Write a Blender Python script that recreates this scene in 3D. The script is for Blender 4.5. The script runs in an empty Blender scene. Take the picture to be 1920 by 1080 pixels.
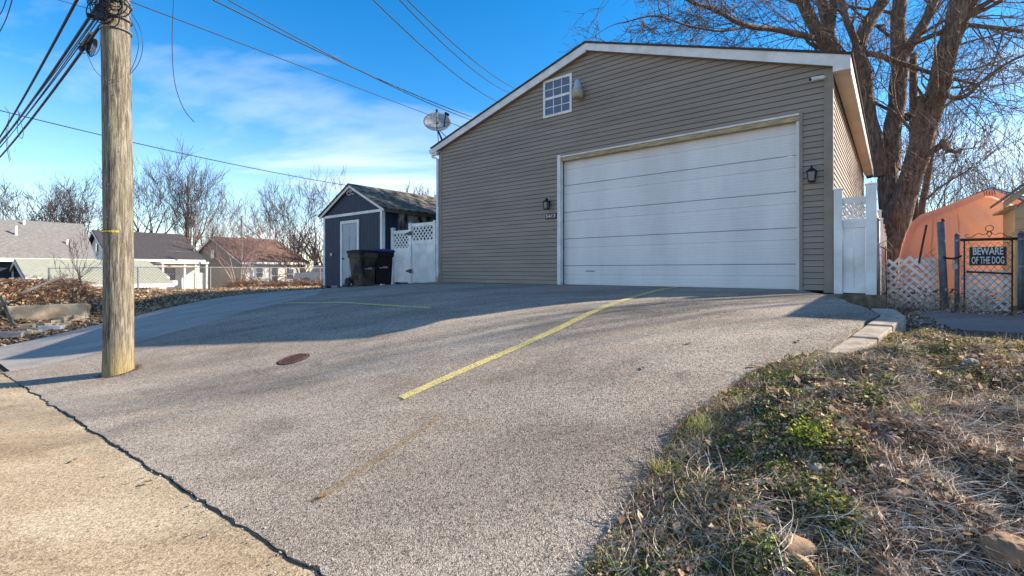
import bpy, math, random
import numpy as np
from mathutils import Vector, noise as mnoise
R = math.radians
random.seed(7); rng = np.random.default_rng(7)
sc = bpy.context.scene
col = sc.collection

# ------------------------------------------------------------------ camera, sky, sun, exposure
EYE = 1.6
cam_d = bpy.data.cameras.new('camera'); cam = bpy.data.objects.new('camera', cam_d); col.objects.link(cam)
cam.location = (0, 0, EYE); cam.rotation_euler = (R(90), 0, 0)
cam_d.sensor_width = 36; cam_d.lens = 884 / 1920 * 36; cam_d.shift_y = -33 / 1920
cam_d.clip_end = 3000; cam_d.clip_start = .05
sc.camera = cam
SUN_AZ, SUN_EL = 7.0, 30.5            # azimuth counted from +X towards +Y
world = bpy.data.worlds.new('World'); sc.world = world; world.use_nodes = True
wn = world.node_tree; wn.nodes.clear(); W_ = wn.nodes.new; WL = wn.links.new
sky = W_('ShaderNodeTexSky'); sky.sky_type = 'NISHITA'; sky.sun_disc = False
sky.sun_elevation = R(SUN_EL); sky.sun_rotation = R(90 - SUN_AZ); sky.air_density = 1.0; sky.dust_density = .05; sky.ozone_density = 2.5
hs = W_('ShaderNodeHueSaturation'); hs.inputs['Saturation'].default_value = 1.42; hs.inputs['Value'].default_value = 1.0
WL(sky.outputs[0], hs.inputs['Color'])
tc = W_('ShaderNodeTexCoord'); sep = W_('ShaderNodeSeparateXYZ'); WL(tc.outputs['Generated'], sep.inputs[0])
# clouds lie on a flat layer: direction divided by its height
zc = W_('ShaderNodeMath'); zc.operation = 'MAXIMUM'; zc.inputs[1].default_value = .0; WL(sep.outputs['Z'], zc.inputs[0])
za = W_('ShaderNodeMath'); za.operation = 'ADD'; za.inputs[1].default_value = .12; WL(zc.outputs[0], za.inputs[0])
dx = W_('ShaderNodeMath'); dx.operation = 'DIVIDE'; WL(sep.outputs['X'], dx.inputs[0]); WL(za.outputs[0], dx.inputs[1])
dy = W_('ShaderNodeMath'); dy.operation = 'DIVIDE'; WL(sep.outputs['Y'], dy.inputs[0]); WL(za.outputs[0], dy.inputs[1])
cx = W_('ShaderNodeCombineXYZ'); WL(dx.outputs[0], cx.inputs[0]); WL(dy.outputs[0], cx.inputs[1])
mp = W_('ShaderNodeMapping'); mp.inputs['Scale'].default_value = (.34, .62, 1); mp.inputs['Rotation'].default_value = (0, 0, R(22)); mp.inputs['Location'].default_value = (8.2, 3.3, 0)
WL(cx.outputs[0], mp.inputs[0])
n1 = W_('ShaderNodeTexNoise'); n1.inputs['Scale'].default_value = 1.1; n1.inputs['Detail'].default_value = 7; n1.inputs['Roughness'].default_value = .55; n1.inputs['Distortion'].default_value = .5
WL(mp.outputs[0], n1.inputs[0])
cr = W_('ShaderNodeValToRGB'); cr.color_ramp.elements[0].position = .52; cr.color_ramp.elements[1].position = .88
cr.color_ramp.elements[0].color = (0, 0, 0, 1); cr.color_ramp.elements[1].color = (.85, .85, .85, 1); WL(n1.outputs[0], cr.inputs[0])
hz = W_('ShaderNodeMapRange'); hz.inputs[1].default_value = .0; hz.inputs[2].default_value = .34; hz.inputs[3].default_value = .55; hz.inputs[4].default_value = 0; hz.interpolation_type = 'SMOOTHSTEP'
WL(sep.outputs['Z'], hz.inputs[0])
hp = W_('ShaderNodeMath'); hp.operation = 'MULTIPLY'; WL(n1.outputs[0], hp.inputs[0]); WL(hz.outputs[0], hp.inputs[1])
ca = W_('ShaderNodeMath'); ca.operation = 'ADD'; ca.use_clamp = True; WL(cr.outputs[0], ca.inputs[0]); WL(hp.outputs[0], ca.inputs[1])
mx = W_('ShaderNodeMixRGB'); mx.inputs[2].default_value = (7.0, 6.9, 7.0, 1); WL(ca.outputs[0], mx.inputs[0]); WL(hs.outputs[0], mx.inputs[1])
bg = W_('ShaderNodeBackground'); bg.inputs[1].default_value = .10; WL(mx.outputs[0], bg.inputs[0])
wo = W_('ShaderNodeOutputWorld'); WL(bg.outputs[0], wo.inputs[0])
sun_d = bpy.data.lights.new('sun', 'SUN'); sun = bpy.data.objects.new('sun', sun_d); col.objects.link(sun)
sun_d.energy = 5.0; sun_d.angle = R(.53); sun_d.color = (1.0, .865, .70)
sv = Vector((math.cos(R(SUN_EL)) * math.cos(R(SUN_AZ)), math.cos(R(SUN_EL)) * math.sin(R(SUN_AZ)), math.sin(R(SUN_EL))))
sun.rotation_euler = sv.to_track_quat('Z', 'Y').to_euler(); sun.location = (20, 5, 30)
vs = sc.view_settings; vs.view_transform = 'Standard'; vs.look = 'None'; vs.exposure = 1.36; vs.gamma = 1; vs.use_curve_mapping = False

# ------------------------------------------------------------------ frames
C0 = Vector((5.36, 7.91)); D1 = Vector((-.777, .629)).normalized(); D2 = Vector((D1.y, -D1.x))
def G(a, p, z=0.0):                       # a runs left along the garage front, p comes forward from it
    v = C0 + D1 * a - D2 * p
    return Vector((v.x, v.y, z + EYE))
def GS(t, o, z=0.0):                      # t runs back along the garage's right wall, o outwards
    v = C0 + D2 * t - D1 * o
    return Vector((v.x, v.y, z + EYE))
def toap(x, y):
    v = Vector((x, y)) - C0
    return v.dot(D1), -v.dot(D2)
def at(px, py, y):                        # a point y metres away, seen in that direction
    return Vector(((px - 960) / 884 * y, y, EYE + (507 - py) / 884 * y))
def frame(o, ux):                         # local frame: s along ux, out = right-hand normal, z up (o in world)
    ux = Vector(ux).normalized(); ou = Vector((ux.y, -ux.x))
    return lambda s, q, z: Vector((o[0] + ux.x * s + ou.x * q, o[1] + ux.y * s + ou.y * q, o[2] + z))
def smooth(t):
    t = max(0., min(1., t)); return t * t * (3 - 2 * t)
PX = [-400, -30, -2, 0, 1.2, 2.3, 3.2, 4.64, 6.98, 8.3, 8.7, 14, 40, 400]
PY = [.9, .33, .34, .35, .37, .44, .51, .754, 1.29, 1.56, 1.6, 1.62, 1.7, 3]
def paved(a, p):
    d = sum(np.interp(p + k, PX, PY) * w for k, w in ((-.4, .15), (-.2, .2), (0, .3), (.2, .2), (.4, .15)))
    return -float(d) - min(.5, .055 * max(0, a - 9.6))
EP = [-.3, .1, 2.9, 4.39, 5.12, 6.1, 7.58, 8.4]; EA = [.45, .36, -.72, -.38, .04, .3, .25, .12]
def edge(p): return float(np.interp(p, EP, EA))
MP = [3.3, 3.8, 4.5, 5.5, 6.5, 7.3, 8.0, 8.6]; MZ = [-.66, -.62, -.65, -.78, -.99, -1.22, -1.47, -1.6]
def land(a, p):                           # unpaved ground
    z = paved(a, p)
    e = edge(p)
    if a < e + .05:                       # to the right of the lot
        if p > 8.6: zr = z
        else:
            zr = float(np.interp(p, MP, MZ)) if p > 3.3 else -.64 - .0 * p
            if p > 3.8: zr += .07 * mnoise.noise(Vector((a * 1.3, p * 1.3, 0))) + .09 * mnoise.noise(Vector((a * 3.4, p * 3.4, 3))) + .02 * mnoise.noise(Vector((a * 9, p * 9, 3)))
        k = smooth((e + .05 - a) / (.7 if p > 3.6 else .28)); zp = z
        z = z * (1 - k) + zr * k
        if 2.4 < p < 4.75 and a > e - .45: z = min(z, zp - .045 * smooth((4.75 - p) / .3))
    if a > 17.2 and p > -60:
        ed = z
        crest = -.80 - .02 * max(0, p - 4)
        k = smooth((a - 17.3) / 2.6)
        z = ed * (1 - k) + crest * k
        z -= 1.5 * smooth((a - 21.5) / 9)
        z += .04 * mnoise.noise(Vector((a * .9, p * .9, 0))) * smooth((a - 17.2))
    r = math.hypot(a - 5, p)
    if r > 60: z -= min(4, (r - 60) * .02) * (0 if a > 17.2 else 1)
    return z

def hit(px, py, fn=None, y0=1.4):
    fn = fn or land; u, s_ = (px - 960) / 884, (py - 507) / 884; y = y0
    while y < 60:
        a, p = toap(u * y, y)
        if s_ * y >= -fn(a, p): break
        y += .02
    return y, a, p

# ------------------------------------------------------------------ materials
MATS = {}
def nodemat(name):
    m = bpy.data.materials.new(name); m.use_nodes = True; nt = m.node_tree
    b = nt.nodes['Principled BSDF']; MATS[name] = m
    return m, nt, b
def texco(nt, kind='Object', scale=(1, 1, 1), rot=(0, 0, 0)):
    if kind == 'World':
        t = nt.nodes.new('ShaderNodeNewGeometry').outputs['Position']
    else:
        t = nt.nodes.new('ShaderNodeTexCoord').outputs[kind]
    m = nt.nodes.new('ShaderNodeMapping'); m.inputs['Scale'].default_value = scale; m.inputs['Rotation'].default_value = rot
    nt.links.new(t, m.inputs[0]); return m.outputs[0]
def noise(nt, co, scale, detail=4, rough=.55):
    n = nt.nodes.new('ShaderNodeTexNoise'); n.inputs['Scale'].default_value = scale; n.inputs['Detail'].default_value = detail
    n.inputs['Roughness'].default_value = rough; nt.links.new(co, n.inputs[0]); return n.outputs[0]
def ramp(nt, fac, stops):
    r = nt.nodes.new('ShaderNodeValToRGB'); e = r.color_ramp.elements
    while len(e) < len(stops): e.new(.5)
    for k, (p, c) in enumerate(stops):
        e[k].position = p; e[k].color = (*c, 1) if len(c) == 3 else c
    nt.links.new(fac, r.inputs[0]); return r.outputs[0]
def mix(nt, fac, a, b, mode='MIX'):
    m = nt.nodes.new('ShaderNodeMixRGB'); m.blend_type = mode
    for i, v in ((0, fac), (1, a), (2, b)):
        if isinstance(v, (int, float)): m.inputs[i].default_value = v if i == 0 else (v, v, v, 1)
        elif isinstance(v, tuple): m.inputs[i].default_value = (*v, 1)
        else: nt.links.new(v, m.inputs[i])
    return m.outputs[0]
def bump(nt, b, h, dist=.01, strength=.6):
    n = nt.nodes.new('ShaderNodeBump'); n.inputs['Distance'].default_value = dist; n.inputs['Strength'].default_value = strength
    nt.links.new(h, n.inputs['Height']); nt.links.new(n.outputs[0], b.inputs['Normal'])
def simple(name, c, c2=None, scale=6, rough=.7, bd=0, stretch=(1, 1, 1), metal=0, lo=.35, hi=.65, island=0, kind='Object', spec=.4):
    m, nt, b = nodemat(name)
    b.inputs['Roughness'].default_value = rough; b.inputs['Metallic'].default_value = metal; b.inputs['Specular IOR Level'].default_value = spec
    if c2 is None: c2 = tuple(x * .82 for x in c)
    co = texco(nt, kind, stretch); n = noise(nt, co, scale)
    cc = ramp(nt, n, [(lo, c2), (hi, c)])
    if island:
        g = nt.nodes.new('ShaderNodeNewGeometry')
        v = ramp(nt, g.outputs['Random Per Island'], [(0, (1 - island,) * 3), (1, (1 + island * .6,) * 3)])
        cc = mix(nt, 1., cc, v, 'MULTIPLY')
    nt.links.new(cc, b.inputs['Base Color'])
    if bd: bump(nt, b, n, bd)
    return m
def asphalt(name, stops, scale, tint, stain, bd=.006, stain_amt=.5, cracks=False):
    m, nt, b = nodemat(name); b.inputs['Roughness'].default_value = .92; b.inputs['Specular IOR Level'].default_value = .25
    co = texco(nt, 'World')
    v = nt.nodes.new('ShaderNodeTexVoronoi'); v.inputs['Scale'].default_value = scale; nt.links.new(co, v.inputs[0])
    s = nt.nodes.new('ShaderNodeSeparateColor'); nt.links.new(v.outputs['Color'], s.inputs[0])
    c = ramp(nt, s.outputs[0], stops)
    v2 = nt.nodes.new('ShaderNodeTexVoronoi'); v2.inputs['Scale'].default_value = scale * .45; nt.links.new(co, v2.inputs[0])
    s2 = nt.nodes.new('ShaderNodeSeparateColor'); nt.links.new(v2.outputs['Color'], s2.inputs[0])
    c = mix(nt, .3, c, ramp(nt, s2.outputs[1], stops))
    co2 = texco(nt, 'World', (.33, 1.0, 1), (0, 0, R(24)))
    n = noise(nt, co2, .9, 6, .6)
    c = mix(nt, ramp(nt, n, [(.40, (0, 0, 0)), (.62, (stain_amt,) * 3)]), c, stain, 'MULTIPLY')
    n4 = noise(nt, texco(nt, 'World', (.55, 1.3, 1), (0, 0, R(-35))), 1.5, 7, .65)
    c = mix(nt, ramp(nt, n4, [(.50, (0,) * 3), (.68, (.6,) * 3)]), c, (.58, .56, .55), 'MULTIPLY')
    n3 = noise(nt, texco(nt, 'World'), 2.6, 5, .7)
    vo = nt.nodes.new('ShaderNodeTexVoronoi'); vo.inputs['Scale'].default_value = .9; vo.inputs['Randomness'].default_value = 1
    vn = nt.nodes.new('ShaderNodeMixRGB'); vn.inputs[0].default_value = .12; nn0 = nt.nodes.new('ShaderNodeTexNoise'); nn0.inputs['Scale'].default_value = 6; nt.links.new(co, nn0.inputs[0]); nt.links.new(co, vn.inputs[1]); nt.links.new(nn0.outputs[1], vn.inputs[2]); nt.links.new(vn.outputs[0], vo.inputs[0])
    c = mix(nt, ramp(nt, vo.outputs['Distance'], [(.03, (.55,) * 3), (.10, (0,) * 3)]), c, (.45, .42, .40), 'MULTIPLY')
    c = mix(nt, ramp(nt, n3, [(.35, (.0,) * 3), (.7, (.35,) * 3)]), c, tint, 'MULTIPLY')
    if cracks:
        vc = nt.nodes.new('ShaderNodeTexVoronoi'); vc.feature = 'DISTANCE_TO_EDGE'; vc.inputs['Scale'].default_value = .45
        wco = nt.nodes.new('ShaderNodeMixRGB'); wco.inputs[0].default_value = .06
        nn = nt.nodes.new('ShaderNodeTexNoise'); nn.inputs['Scale'].default_value = 3; nt.links.new(co, nn.inputs[0])
        nt.links.new(co, wco.inputs[1]); nt.links.new(nn.outputs[1], wco.inputs[2]); nt.links.new(wco.outputs[0], vc.inputs[0])
        msk = ramp(nt, vc.outputs[0], [(.0, (1,) * 3), (.004, (0,) * 3)])
        gate = ramp(nt, noise(nt, co, .35, 2), [(.52, (0,) * 3), (.6, (.8,) * 3)])
        c = mix(nt, mix(nt, 1., msk, gate, 'MULTIPLY'), c, (.3, .25, .2), 'MULTIPLY')
    nt.links.new(c, b.inputs['Base Color'])
    h = mix(nt, .5, v.outputs['Distance'], n3)
    bump(nt, b, h, bd, .8)
    return m
asphalt('asphalt', [(0, (.045, .037, .031)), (.25, (.14, .121, .10)), (.55, (.345, .30, .245)), (1, (.62, .545, .45))], 160, (.84, .78, .71), (.44, .41, .39), stain_amt=.55, cracks=True)
asphalt('street_concrete', [(0, (.13, .09, .06)), (.25, (.28, .228, .155)), (.7, (.46, .385, .265)), (1, (.60, .51, .36))], 125, (.82, .75, .64), (.60, .50, .40), bd=.003, stain_amt=.8, cracks=True)
asphalt('alley_asphalt', [(0, (.22, .205, .19)), (.4, (.33, .31, .28)), (1, (.48, .445, .40))], 120, (.85, .83, .82), (.6, .6, .6), cracks=True)
asphalt('pad_concrete', [(0, (.16, .15, .14)), (1, (.27, .255, .24))], 90, (.8, .78, .76), (.55, .55, .55), bd=.003)
simple('crack_tar', (.02, .018, .016), (.008, .008, .008), 40, .95, .01)
simple('kerb_concrete', (.40, .34, .27), (.24, .20, .155), 9, .9, .004)
simple('sill_dirty', (.26, .19, .12), (.10, .07, .045), 7, .95, .01)
simple('yellow_paint', (.66, .56, .20), (.42, .36, .17), 45, .8, .002, lo=.38, hi=.5, kind='World')
simple('yellow_paint_faded', (.66, .62, .22), (.45, .42, .18), 45, .8, .002, lo=.38, hi=.56, kind='World')
m_ = simple('faded_stain', (.36, .24, .10), (.24, .18, .11), 60, .9, .001, lo=.4, hi=.6, kind='World')
nt = m_.node_tree; tp_ = nt.nodes.new('ShaderNodeBsdfTransparent'); ms = nt.nodes.new('ShaderNodeMixShader'); al = ramp(nt, noise(nt, texco(nt, 'World'), 55, 6, .8), [(.40, (0,) * 3), (.62, (.75,) * 3)])
nt.links.new(al, ms.inputs[0]); nt.links.new(tp_.outputs[0], ms.inputs[1]); nt.links.new(nt.nodes['Principled BSDF'].outputs[0], ms.inputs[2]); nt.links.new(ms.outputs[0], nt.nodes['Material Output'].inputs[0])
simple('siding', (.305, .24, .186), (.25, .196, .152), 2.2, .62, .0008, stretch=(.35, .35, 2.6), kind='World')
simple('siding_lap_shade', (.035, .032, .03), None, 4, .9)  # near-black core, painted shadow lines showing under each siding lap
simple('siding_trim', (.28, .22, .168), None, 4, .6)
simple('white_vinyl', (.82, .79, .76), (.62, .60, .55), 2.6, .42, kind='World')
simple('white_trim', (.78, .74, .71), (.62, .58, .55), 3.5, .5, kind='World')
simple('soffit_vinyl', (.66, .58, .47), (.58, .50, .39), 2, .6)
simple('header_wood', (.50, .38, .22), (.30, .21, .12), 5, .7, .002, stretch=(1, 1, 5))
simple('door_steel', (.74, .70, .68), (.64, .605, .59), 1.5, .42, .0006, stretch=(1.1, 1.1, .3), kind='World')
simple('roof_shingle', (.075, .055, .045), (.035, .028, .024), 30, .95, .004)
simple('shingle_grey', (.20, .195, .185), (.115, .11, .105), 7, .95, .01, stretch=(1, 1, 5), kind='World')
simple('shingle_black', (.055, .052, .055), (.03, .028, .03), 6, .95, .01, stretch=(1, 1, 5), kind='World')
simple('shingle_brown', (.17, .095, .062), (.085, .048, .035), 6, .95, .01, stretch=(1, 1, 5), kind='World')
simple('shingle_pale', (.31, .32, .25), (.23, .24, .18), 7, .95, .01, stretch=(1, 1, 4), kind='World')
simple('shingle_mossy', (.21, .185, .14), (.05, .045, .035), 4.5, .95, .01, stretch=(1, 1, 1), lo=.42, hi=.6, kind='World')
simple('navy_board', (.022, .03, .06), (.014, .019, .04), 4, .65, .001, stretch=(3, 3, .4), kind='World')
simple('navy_wall', (.02, .03, .045), None, 5, .7)
simple('blotched_board', (.42, .41, .38), (.02, .02, .025), 2.2, .8, 0, stretch=(1.4, 1.4, .7), lo=.42, hi=.58, kind='World')
simple('house_white', (.80, .76, .68), (.66, .62, .55), 2, .8, 0, kind='World')
simple('house_stone', (.30, .27, .23), (.20, .18, .15), 5, .9, 0, kind='World')
simple('house_cream', (.52, .42, .26), (.42, .33, .2), 3, .85, .003, kind='World')
simple('fascia_tan', (.50, .40, .26), (.38, .3, .19), 4, .7)
simple('door_grey', (.36, .37, .40), (.31, .32, .35), 2, .5)
simple('chimney_brick', (.36, .13, .07), (.24, .08, .05), 12, .9)
simple('black_metal', (.012, .012, .013), None, 10, .45, metal=.2)
simple('cable_black', (.012, .012, .013), None, 10, .6)
simple('galvanised', (.27, .29, .32), (.17, .175, .19), 14, .5, .001, metal=.35)
simple('galvanised_blue', (.13, .16, .20), (.08, .095, .12), 14, .55, .001, metal=.2)
simple('wire_grey', (.14, .14, .14), (.07, .06, .055), 30, .6, metal=.3)
simple('pipe_rusty', (.06, .045, .04), (.03, .02, .015), 20, .7, metal=.2)
simple('lattice_plastic', (.82, .80, .78), (.66, .63, .60), 5, .6, kind='World')
simple('bin_black', (.008, .008, .009), (.005, .005, .005), 6, .6, spec=.2)
simple('bin_brown', (.075, .062, .045), (.012, .011, .010), 2.6, .6, spec=.2, lo=.42, hi=.56)
simple('bin_blue', (.010, .022, .16), (.006, .012, .09), 6, .4)
simple('bin_print', (.55, .53, .5), (.1, .1, .1), 40, .6)
simple('sign_black', (.010, .010, .012), None, 20, .5)
simple('sign_white', (.72, .72, .72), (.5, .5, .5), 30, .6)
simple('tag_yellow', (.62, .45, .02), None, 20, .5)
simple('lamp_cream', (.45, .39, .28), (.36, .3, .21), 8, .6)
simple('dish_metal', (.44, .44, .42), (.30, .30, .29), 9, .45, 0, metal=.3, lo=.4, hi=.6)
simple('rust_iron', (.15, .06, .04), (.045, .03, .026), 25, .85, .003)
simple('stone_brown', (.30, .19, .11), (.13, .09, .06), 9, .9, .01)
simple('stone_grey', (.30, .28, .26), (.18, .17, .16), 10, .9, .01)
simple('stone_pink', (.38, .24, .16), (.24, .16, .11), 10, .9, .01)
simple('board_grey', (.17, .165, .15), (.10, .095, .09), 8, .8, .003, stretch=(1, 1, 1))
simple('rubble_concrete', (.56, .46, .33), (.34, .25, .16), 4, .9, .01, island=.35)
simple('plastic_sheet', (.42, .45, .50), (.3, .32, .36), 4, .35, .02)
simple('soil', (.13, .085, .05), (.05, .035, .022), 16, .97, .03, kind='World')
simple('bark_far', (.10, .072, .064), (.05, .037, .034), 8, .95, island=.25)
simple('twig_far', (.12, .085, .085), (.06, .045, .048), 3, .95, island=.3)
simple('bark_pale', (.34, .26, .21), (.2, .15, .12), 8, .95, island=.2)
simple('twig_pale', (.36, .25, .235), (.22, .15, .14), 3, .95, island=.3)
simple('twig_near', (.24, .18, .13), (.13, .095, .07), 3, .95, island=.35)
simple('car_paint', (.40, .41, .43), None, 3, .35, metal=.3)
simple('rubber', (.02, .02, .02), None, 10, .8)
simple('hedge_leaf', (.045, .075, .022), (.02, .035, .012), 5, .8, island=.4)
# tarp: lets some sun through
m, nt, b = nodemat('orange_tarp'); b.inputs['Roughness'].default_value = .55
co = texco(nt, 'World'); n = noise(nt, co, 2.2, 5)
cc = ramp(nt, n, [(.3, (.86, .46, .33)), (.7, (.92, .56, .43))]); nt.links.new(cc, b.inputs['Base Color'])
w = nt.nodes.new('ShaderNodeTexNoise'); w.inputs['Scale'].default_value = 1.6; w.inputs['Detail'].default_value = 5; w.inputs['Distortion'].default_value = .5; nt.links.new(texco(nt, 'World', (1, 1, .5)), w.inputs[0]); bump(nt, b, w.outputs[0], .22, 1.)
tr = nt.nodes.new('ShaderNodeBsdfTranslucent'); tr.inputs[0].default_value = (.95, .62, .42, 1); ms = nt.nodes.new('ShaderNodeMixShader'); ms.inputs[0].default_value = .5
nt.links.new(b.outputs[0], ms.inputs[1]); nt.links.new(tr.outputs[0], ms.inputs[2]); nt.links.new(ms.outputs[0], nt.nodes['Material Output'].inputs[0])
# weathered pole wood: vertical checks, algae
m, nt, b = nodemat('pole_wood'); b.inputs['Roughness'].default_value = .9
co = texco(nt, 'Object', (9, 9, 1.1)); n = noise(nt, co, 2.2, 10, .75); n2 = noise(nt, texco(nt, 'Object', (30, 30, 1.6)), 2, 8, .75); nt.nodes['Noise Texture'].inputs['Distortion'].default_value = .8
cc = ramp(nt, n, [(.36, (.045, .038, .030)), (.48, (.155, .135, .105)), (.63, (.33, .295, .235))])
cc = mix(nt, ramp(nt, n2, [(.42, (.95,) * 3), (.50, (0,) * 3)]), cc, (.055, .042, .03))
g = noise(nt, texco(nt, 'Object', (1.5, 1.5, .6)), 1.7, 4); cc = mix(nt, ramp(nt, g, [(.46, (0,) * 3), (.7, (.32,) * 3)]), cc, (.24, .25, .13))
sz = nt.nodes.new('ShaderNodeSeparateXYZ'); nt.links.new(nt.nodes.new('ShaderNodeTexCoord').outputs['Object'], sz.inputs[0])
mr = nt.nodes.new('ShaderNodeMapRange'); mr.inputs[1].default_value = .55; mr.inputs[2].default_value = .05; nt.links.new(sz.outputs[2], mr.inputs[0])
mm = nt.nodes.new('ShaderNodeMath'); mm.operation = 'MULTIPLY'; nt.links.new(mr.outputs[0], mm.inputs[0]); nt.links.new(n, mm.inputs[1])
cc = mix(nt, mm.outputs[0], cc, (.34, .25, .08)); nt.links.new(cc, b.inputs['Base Color'])
bump(nt, b, mix(nt, .5, n, n2), .03, 1.)
# bark of the near tree
m, nt, b = nodemat('bark_near'); b.inputs['Roughness'].default_value = .95
n = noise(nt, texco(nt, 'World', (7, 7, 1.3)), 2, 8, .65); n2 = noise(nt, texco(nt, 'World'), .8, 3)
cc = ramp(nt, n, [(.33, (.045, .03, .023)), (.5, (.16, .112, .084)), (.66, (.32, .235, .18))]); cc = mix(nt, ramp(nt, n2, [(.45, (0,) * 3), (.7, (.40,) * 3)]), cc, (.24, .12, .075))
nt.links.new(cc, b.inputs['Base Color']); bump(nt, b, n, .06, 1)
# window glass, the blue of reflected sky put into its base colour
m, nt, b = nodemat('dark_glass'); b.inputs['Base Color'].default_value = (.03, .06, .13, 1); b.inputs['Roughness'].default_value = .08; b.inputs['Specular IOR Level'].default_value = .7
m, nt, b = nodemat('lamp_glass'); b.inputs['Base Color'].default_value = (.13, .14, .16, 1); b.inputs['Roughness'].default_value = .15
m, nt, b = nodemat('reflector_plastic'); b.inputs['Base Color'].default_value = (.34, .42, .50, 1); b.inputs['Roughness'].default_value = .3
# ground: soil, dead grass, leaves
m, nt, b = nodemat('ground_soil'); b.inputs['Roughness'].default_value = .97
co = texco(nt, 'World'); n = noise(nt, co, 1.1, 6, .65); n2 = noise(nt, co, 22, 6, .75)
c1 = ramp(nt, n2, [(.34, (.02, .014, .01)), (.52, (.085, .055, .034)), (.68, (.24, .165, .10))]); c2 = ramp(nt, n2, [(.3, (.02, .02, .01)), (.7, (.20, .18, .07))])
cc = mix(nt, ramp(nt, n, [(.45, (0,) * 3), (.62, (.8,) * 3)]), c1, c2); nt.links.new(cc, b.inputs['Base Color']); bump(nt, b, n2, .04, .9)
def islands(name, stops, rough=.8, transl=0, patch=None):
    m, nt, b = nodemat(name); b.inputs['Roughness'].default_value = rough; b.inputs['Specular IOR Level'].default_value = .2
    g = nt.nodes.new('ShaderNodeNewGeometry'); cc = ramp(nt, g.outputs['Random Per Island'], stops)
    if patch: cc = mix(nt, ramp(nt, noise(nt, texco(nt, 'World'), 1.4, 3), [(.42, (0,) * 3), (.6, (.85,) * 3)]), cc, patch)
    nt.links.new(cc, b.inputs['Base Color'])
    if transl:
        tr = nt.nodes.new('ShaderNodeBsdfTranslucent'); nt.links.new(cc, tr.inputs[0]); ms = nt.nodes.new('ShaderNodeMixShader'); ms.inputs[0].default_value = transl
        nt.links.new(b.outputs[0], ms.inputs[1]); nt.links.new(tr.outputs[0], ms.inputs[2]); nt.links.new(ms.outputs[0], nt.nodes['Material Output'].inputs[0])
islands('dry_leaf', [(0, (.06, .03, .018)), (.35, (.20, .11, .065)), (.6, (.46, .30, .18)), (.85, (.58, .45, .33)), (1, (.74, .62, .50))], transl=.15)
islands('oak_leaf', [(0, (.20, .12, .07)), (.4, (.38, .24, .14)), (.75, (.50, .36, .22)), (1, (.60, .48, .34))], transl=.25)
islands('weed_leaf', [(0, (.03, .06, .012)), (.45, (.10, .17, .03)), (.8, (.27, .33, .06)), (1, (.36, .38, .05))], transl=.25)
islands('ivy_leaf', [(0, (.03, .05, .016)), (.6, (.08, .12, .035)), (1, (.20, .23, .08))], rough=.6)
islands('bright_leaf', [(0, (.18, .26, .03)), (.6, (.34, .40, .05)), (1, (.50, .50, .07))], transl=.3)
islands('straw', [(0, (.20, .14, .09)), (.4, (.42, .33, .24)), (.8, (.62, .53, .42)), (1, (.78, .72, .62))], transl=.1)
islands('grass_blade', [(0, (.16, .20, .03)), (.4, (.42, .43, .07)), (.7, (.62, .57, .17)), (1, (.78, .66, .34))], transl=.3)
islands('brush_twig', [(0, (.10, .055, .04)), (.5, (.21, .12, .085)), (1, (.36, .24, .17))])

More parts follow.
